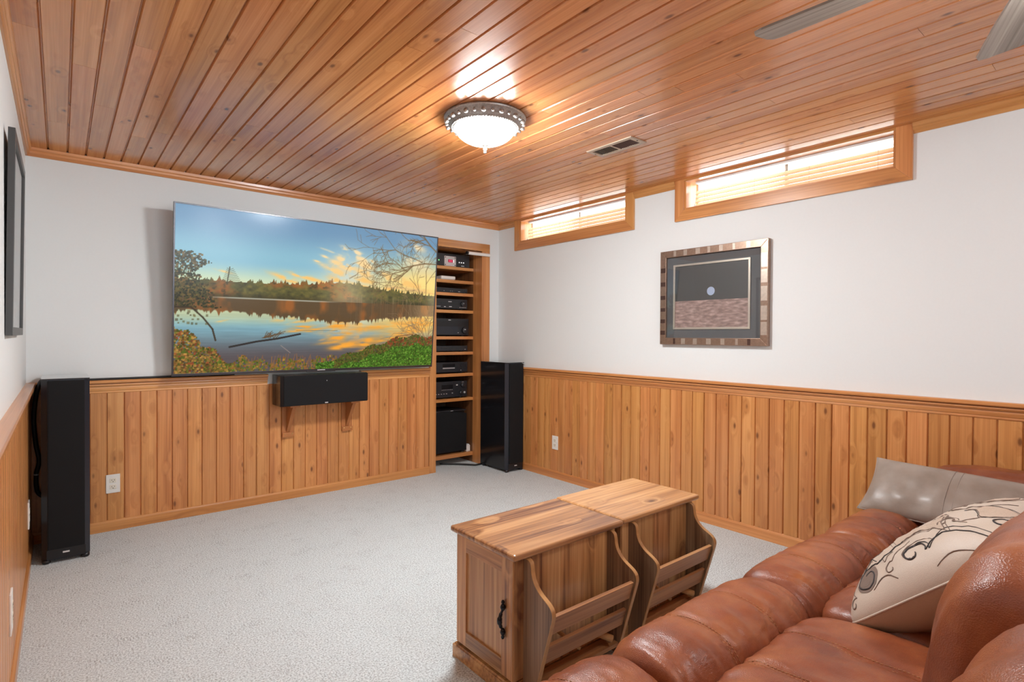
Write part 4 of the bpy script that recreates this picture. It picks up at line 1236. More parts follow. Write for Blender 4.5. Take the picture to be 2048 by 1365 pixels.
def bolster_fn(seed):
    def disp(q, p):
        x = p.x
        d = 0.0
        top = max(0, q.z)
        for s in SEAM:
            d -= 0.010 * gauss(q.x, s, 0.035) * (0.3 + 0.7 * min(1, max(0, q.z + 0.5)))
        back = min(1, max(0, (-q.y + 0.35)))
        wr = nz(x * 26 + seed, p.y * 5, p.z * 5 + seed) * 0.0045 + (abs(nz(x * 52, p.y * 7 + seed, p.z * 7)) - 0.2) * 0.008
        d += wr * (0.55 + 1.2 * back) + nz(x * 5 + seed, p.y * 6, p.z * 6) * 0.007
        return d
    return disp
def seat_fn(seed):
    def disp(q, p):
        d = 0.0
        for s in SEAM:
            d -= 0.010 * gauss(q.x, s, 0.03) * max(0, q.z)
        a = p.x * 0.8 + p.y * 0.5
        d += (nz(a * 16 + seed, (p.y - p.x) * 3.5, seed) * 0.007 + (abs(nz(a * 30 + seed, (p.y - p.x) * 6, seed + 3)) - 0.2) * 0.007 + nz(p.x * 4 + seed, p.y * 4, 3) * 0.010) * (0.4 + 0.6 * max(0, q.z))
        return d
    return disp
def back_fn(seed):
    def disp(q, p):
        d = 0.0
        for s in SEAM:
            d -= 0.007 * gauss(q.x, s, 0.03)
        f = 1.0 if q.y > 0 else 0.3
        d += (nz(p.x * 15 + seed + p.z * 4, p.z * 2.0, p.y * 3) * 0.020 + nz(p.x * 5 + seed, p.z * 5, seed) * 0.012) * f
        return d
    return disp

def stitched(name, fn_pts, parent, n=22, r=0.0010):
    """a row of short stitches along a path of points"""
    bm = bmesh.new()
    P = fn_pts
    L_ = [0]
    for a, b_ in zip(P[:-1], P[1:]): L_.append(L_[-1] + (b_ - a).length)
    tot = L_[-1]
    def at(s):
        s = min(max(s, 0), tot * 0.99999)
        for i in range(len(L_) - 1):
            if L_[i + 1] >= s:
                f = (s - L_[i]) / max(1e-9, L_[i + 1] - L_[i]); return P[i].lerp(P[i + 1], f)
        return P[-1]
    step = 0.0075
    s = 0
    while s < tot - step:
        add_tube(bm, [at(s), at(s + step * 0.68)], r, 5); s += step
    return from_bm(name, bm, M['thread'] if parent is None or True else None, parent, smooth=True)

from mathutils.bvhtree import BVHTree
def ray_path(bm, xs_pts, direction, off=0.0006):
    """project points on a bmesh surface along direction"""
    bvh = BVHTree.FromBMesh(bm)
    out = []
    for p in xs_pts:
        h = bvh.ray_cast(Vector(p), Vector(direction))
        if h[0] is not None:
            out.append(h[0] + h[1] * off)
    return out

NSEAT = 4
for k in range(NSEAT):
    xa, xb = SX[k], SX[k + 1]
    cx, hx = (xa + xb) / 2, (xb - xa) / 2 - 0.002
    seed = 13.7 * k
    # front roll
    f = bolster_fn(seed)
    bm = superbox((hx, 0.138, 0.150), 2.6, 7.0, 44, (cx, -3.352, 0.335), f)
    bm.normal_update()
    paths = []
    for s in SEAM:
        for o in (-0.006, 0.006):
            x = cx + s * hx + o
            pts = [(x, -3.352 + 0.5 * math.cos(t), 0.335 + 0.5 * math.sin(t)) for t in np.linspace(math.radians(5), math.radians(150), 40)]
            bvh = BVHTree.FromBMesh(bm)
            pp = []
            for p in pts:
                h = bvh.ray_cast(Vector(p), (Vector((x, -3.352, 0.335)) - Vector(p)).normalized())
                if h[0] is not None: pp.append(h[0] + h[1] * 0.0004)
            paths.append(pp)
    bo = from_bm('front_roll', bm, M['leather'], sofa, smooth=True)
    bms = bmesh.new()
    for pp in paths:
        for i in range(0, len(pp) - 1):
            a, b_ = pp[i], pp[i + 1]
            nst = max(1, int((b_ - a).length / 0.008))
            for j in range(nst):
                add_tube(bms, [a.lerp(b_, j / nst), a.lerp(b_, (j + 0.65) / nst)], 0.0009, 5)
    from_bm('stitching', bms, M['thread'], bo, smooth=True, kind='stuff')
    # seat
    f = seat_fn(seed + 5)
    bm = superbox((hx, 0.300, 0.115), 5.0, 8.0, 44, (cx, -3.755, 0.345), f)
    bm.normal_update()
    bvh = BVHTree.FromBMesh(bm)
    paths = []
    for s in SEAM:
        for o in (-0.006, 0.006):
            pp = []
            for y in np.linspace(-3.475, -3.90, 50):
                h = bvh.ray_cast(Vector((cx + s * hx + o, y, 1.0)), Vector((0, 0, -1)))
                if h[0] is not None: pp.append(h[0] + h[1] * 0.0004)
            paths.append(pp)
    se = from_bm('seat_cushion', bm, M['leather'], sofa, smooth=True)
    bms = bmesh.new()
    for pp in paths:
        for a, b_ in zip(pp[:-1], pp[1:]):
            add_tube(bms, [a, a.lerp(b_, 0.65)], 0.0009, 5)
    from_bm('stitching', bms, M['thread'], se, smooth=True, kind='stuff')
    # back cushion
    f = back_fn(seed + 9)
    bm = superbox((hx, 0.125, 0.265), 2.7, 6.0, 28, (cx, -3.975 if k else -4.035, 0.63 if k else 0.615), f, rot=math.radians(12 if k else 16))
    from_bm('back_cushion', bm, M['leather'], sofa, smooth=True)
# base, back and arms
box('base_frame', SX[0] - 0.20, SX[-1] + 0.22, -4.22, -3.27, 0.05, 0.235, M['leather'], sofa, bevel=0.02, seg=3, smooth=True)
for k in range(NSEAT):
    bm = superbox(((SX[k + 1] - SX[k]) / 2 - 0.003, 0.02, 0.085), 4, 10, 12, ((SX[k] + SX[k + 1]) / 2, -3.262, 0.145), None)
    from_bm('front_flap', bm, M['leather'], sofa, smooth=True)
bm = superbox(((SX[-1] - SX[0]) / 2 + 0.2, 0.07, 0.37), 4, 12, 20, ((SX[-1] + SX[0]) / 2, -4.225, 0.45), None, rot=math.radians(6))
from_bm('back_frame', bm, M['leather'], sofa, smooth=True)
for xc in (SX[0] - 0.115, SX[-1] + 0.125):
    def af(q, p): return nz(p.x * 9, p.y * 14, p.z * 5) * 0.007 + nz(p.x * 3, p.y * 4, p.z * 4) * 0.010 - 0.006 * gauss(q.y, -0.15, 0.03)
    bmA = superbox((0.115, 0.38, 0.315), 4.2, 3.6, 26, (xc, -3.74, 0.340), af)
    from_bm('arm', bmA, M['leather'], sofa, smooth=True)
for x in (SX[0] - 0.12, SX[-1] + 0.14):
    for y in (-3.34, -4.02):
        lathe('foot', [(0, 0), (0.022, 0), (0.028, 0.05), (0, 0.052)], (x, y, 0), M['black_plastic'], sofa, seg=14)

# ------------------------------------------------------------------ throw pillows
def pillow_z(u, v, T, pinch=0.0):
    return T * max(0.0, (1 - abs(u) ** 2.6)) ** 0.55 * max(0.0, (1 - abs(v) ** 2.6)) ** 0.55

def pillow_grid(w, h, T, n, wrinkle, side):
    """one face of a pillow, local x across, y up, z thickness"""
    bm = bmesh.new()
    V = []
    for j in range(n + 1):
        row = []
        for i in range(n + 1):
            u = math.sin((i / n - 0.5) * math.pi); v = math.sin((j / n - 0.5) * math.pi)
            row.append(bm.verts.new(pillow_pt(u, v, w, h, T, wrinkle, side)))
        V.append(row)
    for j in range(n):
        for i in range(n):
            f = (V[j][i], V[j][i + 1], V[j + 1][i + 1], V[j + 1][i])
            bm.faces.new(f if side > 0 else f[::-1])
    return bm
ROUND = 0.0
def pillow_pt(u, v, w, h, T, wrinkle, side):
    rc = 1 - ROUND * abs(u) ** 5 * abs(v) ** 5
    x = u * w / 2 * (1 - 0.05 * (1 - v * v) * abs(u) ** 3) * rc
    y = v * h / 2 * (1 - 0.05 * (1 - u * u) * abs(v) ** 3) * rc
    z = pillow_z(u, v, T) * side
    edge = (1 - abs(u) ** 4) * (1 - abs(v) ** 4)
    z += wrinkle(u, v) * edge
    return Vector((x, y, z))

def frame_from(o, x, y):
    x = Vector(x).normalized(); y = Vector(y); y = (y - x * y.dot(x)).normalized(); z = x.cross(y)
    return Matrix(((x.x, y.x, z.x, o[0]), (x.y, y.y, z.y, o[1]), (x.z, y.z, z.z, o[2]), (0, 0, 0, 1)))

# grey leather pillow leaning on the right arm
gp = thing('throw_pillow', 'taupe leather throw pillow leaning on the sofa arm by the wall', 'pillow')
gw, gh, gT = 0.62, 0.27, 0.065
gp.matrix_world = frame_from((-0.492, -3.562, 0.556), (-0.06, -1, -0.02), (0.66, -0.30, 0.68))
def gwr(u, v): return 0.010 * nz(u * 5 + 2, v * 1.6, 4) * (1 - 0.5 * v) + 0.006 * nz(u * 11, v * 2.5, 9) * max(0, -v + 0.3) - 0.004 * (gauss(u, -0.02, 0.012) + gauss(u, 0.025, 0.012))
for side, nm in ((1, 'front_cover'), (-1, 'back_cover')):
    bm = pillow_grid(gw, gh, gT, 44, gwr if side > 0 else (lambda u, v: 0), side)
    from_bm(nm, bm, M['greyleather'], gp, smooth=True, world=False)
edge = []
for a in np.linspace(-1, 1, 30): edge.append(pillow_pt(a, -1, gw, gh, 0, lambda u, v: 0, 1))
for a in np.linspace(-1, 1, 30): edge.append(pillow_pt(1, a, gw, gh, 0, lambda u, v: 0, 1))
for a in np.linspace(1, -1, 30): edge.append(pillow_pt(a, 1, gw, gh, 0, lambda u, v: 0, 1))
for a in np.linspace(1, -1, 30): edge.append(pillow_pt(-1, a, gw, gh, 0, lambda u, v: 0, 1))
tube('piping', edge, 0.0028, M['greyleather'], gp, seg=8, world=False)
bms = bmesh.new()
for uu in (-0.04, 0.045):
    pp = [pillow_pt(uu, v, gw, gh, gT, gwr, 1) + Vector((0, 0, 0.0006)) for v in np.linspace(-0.985, 0.985, 70)]
    for a, b_ in zip(pp[:-1], pp[1:]): add_tube(bms, [a, a.lerp(b_, 0.7)], 0.0010, 5)
from_bm('stitching', bms, M['thread_grey'], gp, smooth=True, world=False, kind='stuff')

# embroidered pillow leaning on the sofa back
ep = thing('throw_pillow', 'cream pillow embroidered with dark paisley swirls leaning on the sofa back', 'pillow')
ROUND = 0.10
ew, eh, eT = 0.50, 0.50, 0.115
ep.matrix_world = frame_from((-1.365, -3.748, 0.590), (-1, 0.02, 0.0), (0.0, -0.74, 0.67))
def ewr(u, v): return 0.009 * nz(u * 4 + 7, v * 4, 2) + 0.004 * nz(u * 14, v * 14, 5)
for side, nm, mt in ((1, 'front_cover', 'linen'), (-1, 'back_cover', 'linen_side')):
    bm = pillow_grid(ew, eh, eT, 50, ewr, side)
    o_ = from_bm(nm, bm, M[mt], ep, smooth=True, world=False)
edge = []
for p0, p1 in (((-1, -1), (1, -1)), ((1, -1), (1, 1)), ((1, 1), (-1, 1)), ((-1, 1), (-1, -1))):
    for a in np.linspace(0, 1, 26):
        edge.append(pillow_pt(p0[0] + (p1[0] - p0[0]) * a, p0[1] + (p1[1] - p0[1]) * a, ew, eh, 0, lambda u, v: 0, 1))
tube('piping', edge, 0.003, M['linen'], ep, seg=8, world=False)
def on_pillow(pts, lift):
    return [pillow_pt(max(-.97, min(.97, -u)), max(-.97, min(.97, v)), ew, eh, eT, ewr, 1) + Vector((0, 0, lift)) for u, v in pts]
def swirl(name, pts, rad, mat, n=10):
    s = [(p.x, p.y) for p in spline([(a, b_, 0) for a, b_ in pts], n)]
    P = on_pillow(s, rad * 0.2)
    m = len(P)
    rr_ = [rad * (0.35 + 0.65 * math.sin(math.pi * (0.12 + 0.8 * i / (m - 1)))) for i in range(m)]
    rr_ = [q * 0.62 for q in rr_]
    bm = bmesh.new(); add_tube(bm, P, rr_, 6)
    return from_bm(name, bm, M[mat], ep, smooth=True, world=False)
def patch(name, outline, mat, lift=0.0016):
    s = [(p.x, p.y) for p in spline([(a, b_, 0) for a, b_ in outline + [outline[0]]], 6)][:-1]
    cu = sum(p[0] for p in s) / len(s); cv = sum(p[1] for p in s) / len(s)
    bm = bmesh.new()
    rings = []
    for q in (1.0, 0.66, 0.33):
        rings.append([bm.verts.new(p) for p in on_pillow([(cu + (u - cu) * q, cv + (v - cv) * q) for u, v in s], lift)])
    c = bm.verts.new(on_pillow([(cu, cv)], lift)[0])
    for A, B in zip(rings[:-1], rings[1:]):
        for i in range(len(A)):
            bm.faces.new((A[i], A[(i + 1) % len(A)], B[(i + 1) % len(A)], B[i]))
    for i in range(len(rings[-1])): bm.faces.new((rings[-1][i], rings[-1][(i + 1) % len(rings[-1])], c))
    return from_bm(name, bm, M[mat], ep, smooth=True, world=False)
def paisley(cu, cv, s, ang, fl=1):
    base = [(0.0, -0.55), (0.36, -0.40), (0.48, -0.05), (0.34, 0.30), (0.10, 0.55), (-0.08, 0.82), (-0.06, 0.48), (-0.20, 0.20), (-0.42, -0.10), (-0.34, -0.42)]
    c_, s_ = math.cos(ang), math.sin(ang)
    return [(cu + s * (c_ * x * fl - s_ * y), cv + s * (s_ * x * fl + c_ * y)) for x, y in base]
def spiral(cu, cv, r0, turns, a0, tail=None, fl=1, n=22):
    P = []
    for i in range(n):
        q = i / (n - 1)
        r = r0 * (0.22 + 0.78 * q); a = a0 + fl * (1 - q) * -turns * 2 * math.pi
        P.append((cu + r * math.cos(a), cv + r * math.sin(a)))
    return P + (tail or [])
pz = [(-0.25, 0.05, 0.60, 0.75, 1), (0.42, -0.30, 0.5, -0.6, 1), (0.40, 0.58, 0.46, 2.2, 1), (-0.30, 0.74, 0.34, -2.4, -1), (0.80, 0.15, 0.3, 0.4, -1), (-0.28, -0.62, 0.34, 1.9, -1)]
for i, (a, b_, s, an, fl) in enumerate(pz):
    o_ = paisley(a, b_, s, an, fl)
    patch('applique_leaf', o_, 'applique')
    swirl('embroidered_outline', o_ + [o_[0]], 0.0026, 'embroid')
    o2 = paisley(a, b_, s * 1.15, an, fl)
    swirl('embroidered_outline', o2 + [o2[0]], 0.0017, 'embroid_dark' if i % 2 else 'embroid', 8)
patch('applique_leaf', [(-0.74 + 0.15 * math.cos(t), -0.56 + 0.15 * math.sin(t)) for t in np.linspace(0, 2 * math.pi, 9)[:-1]], 'embroid')
for pts, r_, mt in (
    (spiral(-0.74, -0.54, 0.19, 1.25, 0.9, [(-0.52, -0.22), (-0.40, -0.12)]), 0.0044, 'embroid_dark'),
    (spiral(-0.74, -0.54, 0.25, 0.8, 1.4, [(-0.60, -0.20)]), 0.0026, 'embroid'),
    (spiral(-0.76, 0.02, 0.15, 1.0, 1.7, [(-0.66, 0.30), (-0.72, 0.55), (-0.86, 0.74)]), 0.0042, 'embroid_dark'),
    (spiral(-0.76, 0.02, 0.19, 0.8, 1.7, [(-0.61, 0.34), (-0.68, 0.60), (-0.84, 0.80)]), 0.0026, 'embroid_dark'),
    (spiral(-0.76, 0.02, 0.235, 0.6, 1.2), 0.0022, 'embroid'),
    (spiral(0.10, -0.66, 0.14, 1.1, 0.5, [(0.30, -0.70), (0.42, -0.82)]), 0.0036, 'embroid'),
    (spiral(0.10, 0.42, 0.13, 1.0, 2.4, [(-0.04, 0.66), (0.06, 0.88)], -1), 0.0034, 'embroid'),
    (spiral(-0.62, 0.86, 0.09, 0.9, 0.2, [(-0.42, 0.93)]), 0.0036, 'embroid_dark'),
    (spiral(0.74, -0.66, 0.12, 1.0, 0.4, [(0.80, -0.40), (0.86, -0.2)]), 0.0032, 'embroid_dark'),
    (spiral(-0.46, 0.36, 0.11, 1.0, 2.0, [(-0.52, 0.56), (-0.46, 0.70)]), 0.0036, 'embroid'), (spiral(-0.46, 0.36, 0.15, 0.7, 2.0, [(-0.58, 0.58)]), 0.0024, 'embroid'),
    (spiral(-0.90, -0.80, 0.07, 0.9, 0.8, [(-0.72, -0.82), (-0.56, -0.86)]), 0.0034, 'embroid'), (spiral(-0.80, -0.24, 0.08, 0.8, 0.4, [(-0.62, -0.12), (-0.50, -0.02)]), 0.0030, 'embroid'),
    ([(-0.36, -0.94), (-0.26, -0.78), (-0.34, -0.60), (-0.50, -0.46)], 0.0032, 'embroid_dark'), ([(-0.30, -0.96), (-0.20, -0.80), (-0.10, -0.72)], 0.0030, 'embroid'),
    ([(-0.92, -0.20), (-0.84, -0.33), (-0.90, -0.50)], 0.0030, 'embroid'), ([(-0.50, -0.86), (-0.40, -0.70), (-0.46, -0.52)], 0.0036, 'embroid'),
    ([(-0.58, -0.90), (-0.50, -0.74), (-0.54, -0.62)], 0.0030, 'embroid'), ([(-0.95, 0.20), (-0.90, 0.40), (-0.95, 0.60)], 0.0026, 'embroid')):
    swirl('embroidered_swirl', pts, r_, mt, 4)

# ------------------------------------------------------------------ framed pictures
fp = thing('framed_picture', 'framed dark print with bronze block frame on the right wall', 'picture', (-0.01, -2.218, 1.46))
y1, y0, z0, z1 = -1.847, -2.591, 1.145, 1.776
fw, ft = 0.045, 0.030
def mitre(name, pts, x0, x1, mat, par, bevel=0.0015):
    return prism(name, pts, 'x', x0, x1, mat, par, bevel=bevel)
xf = -0.004
fr_parts = {}
fr_parts['l'] = mitre('frame_side', [(y1, z0), (y1, z1), (y1 - fw, z1 - fw), (y1 - fw, z0 + fw)], xf - ft, xf, M['bronze'], fp)
fr_parts['r'] = mitre('frame_side', [(y0, z0), (y0 + fw, z0 + fw), (y0 + fw, z1 - fw), (y0, z1)], xf - ft, xf, M['bronze'], fp)
fr_parts['t'] = mitre('frame_rail', [(y1, z1), (y0, z1), (y0 + fw, z1 - fw), (y1 - fw, z1 - fw)], xf - ft, xf, M['bronze'], fp)
fr_parts['b'] = mitre('frame_rail', [(y1, z0), (y1 - fw, z0 + fw), (y0 + fw, z0 + fw), (y0, z0)], xf - ft, xf, M['bronze'], fp)
rI = random.Random(3)
xi0, xi1 = xf - ft - 0.0008, xf - ft + 0.001
for side, zc0, zc1 in (('t', z1 - fw + 0.004, z1 - 0.004), ('b', z0 + 0.004, z0 + fw - 0.004)):
    y = y1 - fw - 0.06
    while y > y0 + fw + 0.04:
        wv = rI.uniform(0.014, 0.034)
        box('inlay', xi0, xi1, y - wv, y, zc0, zc1, M[rI.choice(['bronze_light', 'bronze_light', 'bronze_dark'] if side == 'b' else ['bronze_light'])], fr_parts[side])
        y -= wv + rI.uniform(0.045, 0.075)
for side, yc0, yc1 in (('l', y1 - fw + 0.004, y1 - 0.004), ('r', y0 + 0.004, y0 + fw - 0.004)):
    z = z0 + fw + 0.02
    while z < z1 - fw - 0.02:
        hv = rI.uniform(0.018, 0.034) if side == 'l' else rI.uniform(0.05, 0.09)
        box('inlay', xi0, xi1, yc0, yc1, z, z + hv, M['bronze_dark' if side == 'l' else 'bronze_light'], fr_parts[side])
        z += hv + (rI.uniform(0.045, 0.065) if side == 'l' else rI.uniform(0.008, 0.03))
box('mat_board', xf - 0.012, xf - 0.008, y0 + fw - 0.004, y1 - fw + 0.004, z0 + fw - 0.004, z1 - fw + 0.004, M['slate_mat'], fp)
fy1, fy0, fz0, fz1 = -1.943, -2.479, 1.246, 1.678
ff = 0.013
fil = mitre('inner_fillet', [(fy1, fz0), (fy1, fz1), (fy1 - ff, fz1 - ff), (fy1 - ff, fz0 + ff)], xf - 0.020, xf - 0.012, M['champagne'], fp, 0.001)
mitre('inner_fillet', [(fy0, fz0), (fy0 + ff, fz0 + ff), (fy0 + ff, fz1 - ff), (fy0, fz1)], xf - 0.020, xf - 0.012, M['champagne'], fp, 0.001)
mitre('inner_fillet', [(fy1, fz1), (fy0, fz1), (fy0 + ff, fz1 - ff), (fy1 - ff, fz1 - ff)], xf - 0.020, xf - 0.012, M['champagne'], fp, 0.001)
mitre('inner_fillet', [(fy1, fz0), (fy1 - ff, fz0 + ff), (fy0 + ff, fz0 + ff), (fy0, fz0)], xf - 0.020, xf - 0.012, M['champagne'], fp, 0.001)
def print_mat():
    # plain stand-in: charcoal field over a rosy-brown field, and a plain pale blue disc
    m, nt, N, L, b = new_mat('dark_and_rosy_print')
    tc = N.new('ShaderNodeTexCoord'); sp_ = N.new('ShaderNodeSeparateXYZ'); L.new(tc.outputs['Object'], sp_.inputs[0])
    ns = N.new('ShaderNodeTexNoise'); ns.inputs['Scale'].default_value = 1.0; ns.inputs['Detail'].default_value = 6
    mp = N.new('ShaderNodeMapping'); mp.inputs['Scale'].default_value = (20, 20, 70); L.new(tc.outputs['Object'], mp.inputs[0]); L.new(mp.outputs[0], ns.inputs['Vector'])
    low = ramp(N, L, ns.outputs['Fac'], [(0.35, (0.18, 0.115, 0.10, 1)), (0.52, (0.30, 0.20, 0.175, 1)), (0.7, (0.48, 0.34, 0.30, 1))])
    step = math_node(N, L, 'LESS_THAN', sp_.outputs[2], -0.028)
    col = mixc(N, L, step, (0.045, 0.044, 0.043, 1), low)
    dy = math_node(N, L, 'ADD', sp_.outputs[1], 0.006); dz = math_node(N, L, 'SUBTRACT', sp_.outputs[2], 0.028)
    rr_ = math_node(N, L, 'SQRT', math_node(N, L, 'ADD', math_node(N, L, 'MULTIPLY', dy, dy), math_node(N, L, 'MULTIPLY', dz, dz)))
    col = mixc(N, L, math_node(N, L, 'LESS_THAN', rr_, 0.027), col, (0.36, 0.44, 0.60, 1))
    L.new(col, b.inputs['Base Color']); setp(b, rough=0.5)
    return m
bm = bmesh.new(); add_box(bm, xf - 0.0135, xf - 0.0125, fy0 + ff - 0.002, fy1 - ff + 0.002, fz0 + ff - 0.002, fz1 - ff + 0.002)
from_bm('print', bm, print_mat(), fp, origin=(xf - 0.013, (fy0 + fy1) / 2, (fz0 + fz1) / 2))
box('glass', xf - 0.0235, xf - 0.022, y0 + fw - 0.003, y1 - fw + 0.003, z0 + fw - 0.003, z1 - fw + 0.003, M['glass'], fp)

# dark frame on the left wall, leaning out at the top
lp = thing('framed_picture', 'dark grey framed picture with white mat on the left wall', 'picture', (XL + 0.0015, -1.1925, 1.190))
lp.rotation_euler = (0, 0.0135, 0)
LWd, LHt, Lf = 0.685, 0.725, 0.030
k = dict(world=False)
for nm, pts in (('frame_side', [(-LWd / 2, 0), (-LWd / 2, LHt), (-LWd / 2 + Lf, LHt - Lf), (-LWd / 2 + Lf, Lf)]), ('frame_side', [(LWd / 2, 0), (LWd / 2 - Lf, Lf), (LWd / 2 - Lf, LHt - Lf), (LWd / 2, LHt)]),
                ('frame_rail', [(-LWd / 2, LHt), (LWd / 2, LHt), (LWd / 2 - Lf, LHt - Lf), (-LWd / 2 + Lf, LHt - Lf)]), ('frame_rail', [(-LWd / 2, 0), (-LWd / 2 + Lf, Lf), (LWd / 2 - Lf, Lf), (LWd / 2, 0)])):
    prism(nm, pts, 'x', 0.0, 0.0195, M['frame_dark'], lp, bevel=0.001, **k)
box('mat_board', 0.003, 0.005, -LWd / 2 + Lf - 0.003, LWd / 2 - Lf + 0.003, Lf - 0.003, LHt - Lf + 0.003, M['mat_white'], lp, **k)
box('print', 0.005, 0.0058, -LWd / 2 + 0.12, LWd / 2 - 0.12, 0.13, LHt - 0.13, M['print_grey'], lp, **k)
box('glass', 0.0125, 0.0140, -LWd / 2 + Lf - 0.003, LWd / 2 - Lf + 0.003, Lf - 0.003, LHt - Lf + 0.003, M['glass'], lp, **k)

# ------------------------------------------------------------------ flush dome lamp
LC = (-1.643, -1.992)
lamp = thing('ceiling_lamp', 'flush dome ceiling lamp with ornate pewter ring, lit', 'lamp', (LC[0], LC[1], ZC))
lathe('ring', [(0.05, 0), (0.192, 0), (0.197, -0.006), (0.194, -0.014), (0.188, -0.017), (0.184, -0.026), (0.172, -0.040), (0.160, -0.047), (0.156, -0.053), (0.149, -0.056), (0.144, -0.052), (0.140, -0.030), (0.05, -0.02)],
      (LC[0], LC[1], ZC), M['pewter'], lamp, seg=96)
for i in range(28):
    a = 2 * math.pi * i / 28
    bm = bmesh.new()
    bmesh.ops.create_uvsphere(bm, u_segments=10, v_segments=6, radius=1.0)
    big = i % 2 == 0
    for v in bm.verts:
        v.co = Vector((v.co.x * (0.011 if big else 0.009), v.co.y * (0.013 if big else 0.008), v.co.z * (0.019 if big else 0.015)))
    bmesh.ops.rotate(bm, verts=bm.verts, cent=(0, 0, 0), matrix=Matrix.Rotation(math.radians(-48), 3, 'Y'))
    bmesh.ops.translate(bm, verts=bm.verts, vec=(0.181, 0, -0.029))
    bmesh.ops.rotate(bm, verts=bm.verts, cent=(0, 0, 0), matrix=Matrix.Rotation(a, 3, 'Z'))
    bmesh.ops.translate(bm, verts=bm.verts, vec=(LC[0], LC[1], ZC))
    from_bm('ornament', bm, M['pewter'], lamp, smooth=True)
bm = bmesh.new()
for i in range(72):
    a = 2 * math.pi * i / 72
    bmesh.ops.create_icosphere(bm, subdivisions=1, radius=0.0042, matrix=Matrix.Translation((LC[0] + 0.159 * math.cos(a), LC[1] + 0.159 * math.sin(a), ZC - 0.050)))
from_bm('beading', bm, M['pewter'], lamp, smooth=True, kind='stuff')
prof = [(0.142, -0.046)] + [(0.142 * math.cos(t), -0.050 - 0.078 * math.sin(t)) for t in np.linspace(0.05, math.pi / 2, 16)]
prof[-1] = (0, prof[-1][1])
lathe('bowl', prof, (LC[0], LC[1], ZC), M['bowl'], lamp, seg=64)
lathe('finial', [(0, -0.120), (0.019, -0.121), (0.021, -0.126), (0.016, -0.134), (0.007, -0.139), (0.006, -0.144), (0.010, -0.149), (0.009, -0.155), (0.005, -0.158), (0.0075, -0.163), (0.006, -0.169), (0, -0.172)],
      (LC[0], LC[1], ZC), M['pewter'], lamp, seg=24)

# ------------------------------------------------------------------ ceiling fan (mostly out of the picture)
FC = Vector((-1.752, -4.005))
FZ = 2.0
fan = thing('ceiling_fan', 'ceiling fan with weathered grey wooden blades over the sofa', 'fan', (FC.x, FC.y, ZC))
lathe('canopy', [(0, 0), (0.075, 0), (0.072, -0.02), (0.05, -0.055), (0.02, -0.065), (0, -0.065)], (FC.x, FC.y, ZC), M['pewter'], fan, seg=40)
lathe('motor_housing', [(0, 2.18), (0.03, 2.18), (0.06, 2.165), (0.115, 2.13), (0.125, 2.08), (0.12, 2.03), (0.09, 2.01), (0.06, 1.985), (0.06, 1.96), (0, 1.96)], (FC.x, FC.y, 0), M['pewter'], fan, seg=48)
lathe('added_light_bowl', [(0.085, 1.965)] + [(0.10 * math.cos(t), 1.955 - 0.075 * math.sin(t)) for t in np.linspace(0.05, math.pi / 2 - 0.001, 12)] + [(0, 1.88)], (FC.x, FC.y, 0), M['added_fan_bowl'], fan, seg=40)  # bowl out of view, added to the fan as a light source
for i in range(5):
    a = math.radians(92 - 72 * i)
    R_ = Matrix.Translation((FC.x, FC.y, FZ)) @ Matrix.Rotation(a, 4, 'Z') @ Matrix.Rotation(math.radians(-13), 4, 'X')
    n = 10
    out = [(0.17, -0.048), (0.40, -0.062), (0.575, -0.066), (0.596, -0.058), (0.604, -0.035), (0.604, 0.035), (0.596, 0.058), (0.575, 0.066), (0.40, 0.062), (0.17, 0.048)]
    bm = bmesh.new(); add_prism(bm, out, 'z', -0.003, 0.003)
    o_ = from_bm('blade', bm, M['blade'], fan, world=False)
    o_.matrix_local = Matrix.Translation((-FC.x, -FC.y, -ZC)) @ R_
    bm = bmesh.new(); add_prism(bm, [(0.09, -0.018), (0.16, -0.03), (0.22, -0.03), (0.235, 0), (0.22, 0.03), (0.16, 0.03), (0.09, 0.018)], 'z', 0.003, 0.008)
    from_bm('blade_iron', bm, M['pewter'], o_, world=False)

# ------------------------------------------------------------------ ceiling vent
vx0, vx1, vy0, vy1 = -0.922, -0.790, -2.292, -1.978
vt = thing('ceiling_vent', 'tan metal air register set in the ceiling boards', 'vent', ((vx0 + vx1) / 2, (vy0 + vy1) / 2, ZC))
zt_, zb_ = ZC, ZC - 0.006
fwv = 0.024
bm = bmesh.new()
add_box(bm, vx0, vx0 + fwv, vy0, vy1, zb_, zt_); add_box(bm, vx1 - fwv, vx1, vy0, vy1, zb_, zt_)
add_box(bm, vx0 + fwv, vx1 - fwv, vy0, vy0 + fwv, zb_, zt_); add_box(bm, vx0 + fwv, vx1 - fwv, vy1 - fwv, vy1, zb_, zt_)
ym = (vy0 + vy1) / 2
add_box(bm, vx0 + fwv, vx1 - fwv, ym - 0.005, ym + 0.005, zb_, zt_)
from_bm('frame', bm, M['vent'], vt)
box('backing', vx0 + fwv, vx1 - fwv, vy0 + fwv, vy1 - fwv, zt_ - 0.0008, zt_ - 0.0002, M['void'], vt)
ns_ = 11
for half, (ya, yb) in enumerate(((vy0 + fwv, ym - 0.005), (ym + 0.005, vy1 - fwv))):
    for i in range(ns_):
        y = ya + (yb - ya) * (i + 0.5) / ns_
        s = 1 if half else -1
        prism('louvre', [(y - 0.0035 * s, zb_), (y - 0.0022 * s, zb_), (y + 0.0035 * s, zt_ - 0.0008), (y + 0.0022 * s, zt_ - 0.0008)], 'x', vx0 + fwv, vx1 - fwv, M['vent'] if half else M['bronze_dark'], vt)
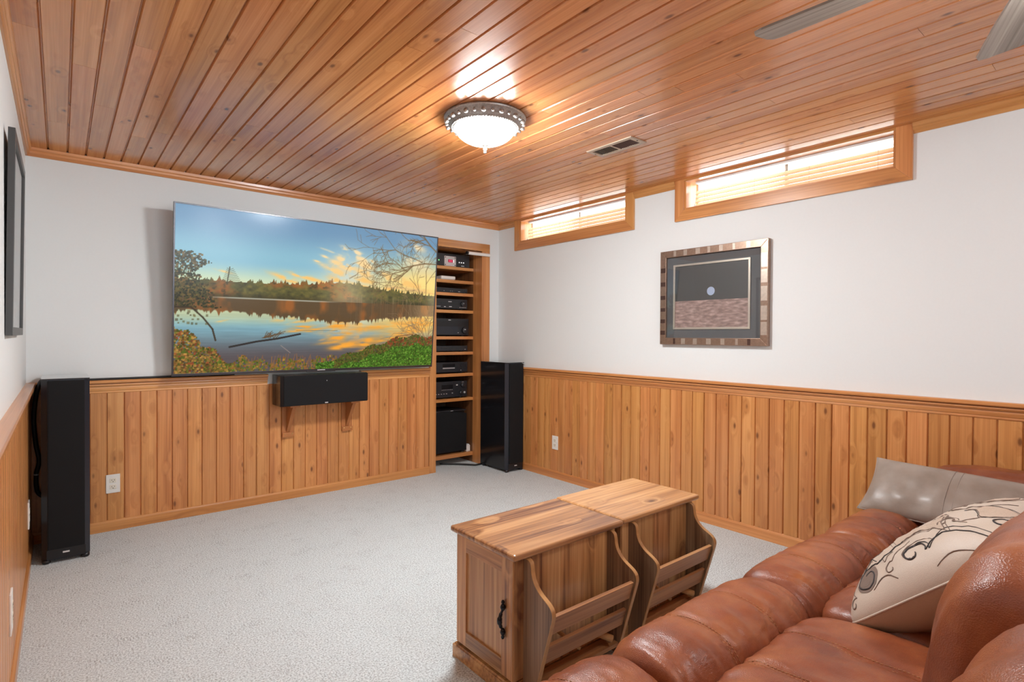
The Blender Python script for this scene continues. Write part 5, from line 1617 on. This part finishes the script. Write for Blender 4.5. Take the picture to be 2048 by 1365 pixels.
for y in (vy0 + 0.011, vy1 - 0.011):
    lathe('screw', [(0, -0.0015), (0.004, -0.001), (0.0045, 0), (0, 0)], ((vx0 + vx1) / 2, y, zb_), M['iron'], vt, seg=10)

# ------------------------------------------------------------------ outlets
def outlet(label, origin, axis, w, h, mat):
    """axis: wall-plane frame; local u across, d out of the wall, z up"""
    o = Vector(origin)
    t = thing('wall_outlet', label, 'outlet', o, group='duplex wall outlets')
    def B(name, u0, u1, d0, d1, z0_, z1_, m, par, bv=0.0):
        if axis == 'back': return box(name, u0 + o.x, u1 + o.x, o.y - d0, o.y - d1, z0_ + o.z, z1_ + o.z, m, par, bevel=bv)
        if axis == 'right': return box(name, o.x - d0, o.x - d1, u0 + o.y, u1 + o.y, z0_ + o.z, z1_ + o.z, m, par, bevel=bv)
        return box(name, o.x + d0, o.x + d1, u0 + o.y, u1 + o.y, z0_ + o.z, z1_ + o.z, m, par, bevel=bv)
    B('plate', -w / 2, w / 2, 0, 0.006, -h / 2, h / 2, M[mat], t, 0.002)
    for s in (-1, 1):
        c = s * 0.0195
        f = B('receptacle', -0.0165, 0.0165, 0.004, 0.0078, c - 0.0135, c + 0.0135, M['ivory'], t, 0.0015)
        for q in (-1, 1): B('slot', q * 0.0065 - 0.0011, q * 0.0065 + 0.0011, 0.0072, 0.0082, c - 0.001, c + 0.007, M['slot'], f)
        B('ground_hole', -0.0022, 0.0022, 0.0072, 0.0082, c - 0.0092, c - 0.0048, M['slot'], f)
    return t
outlet('white wall outlet below the left end of the television', (-2.973, -TW, 0.286), 'back', 0.070, 0.112, 'white')
outlet('white wall outlet on the right wainscot', (-TW, -0.797, 0.301), 'right', 0.068, 0.114, 'white')
outlet('white wall outlet low on the left wainscot, beside the tower speaker', (XL + 0.020, -0.395, 0.271), 'left', 0.075, 0.135, 'white')
outlet('white wall outlet low on the left wainscot, nearest the viewer', (XL + 0.020, -1.700, 0.286), 'left', 0.075, 0.135, 'white')

bpy.context.view_layer.update()
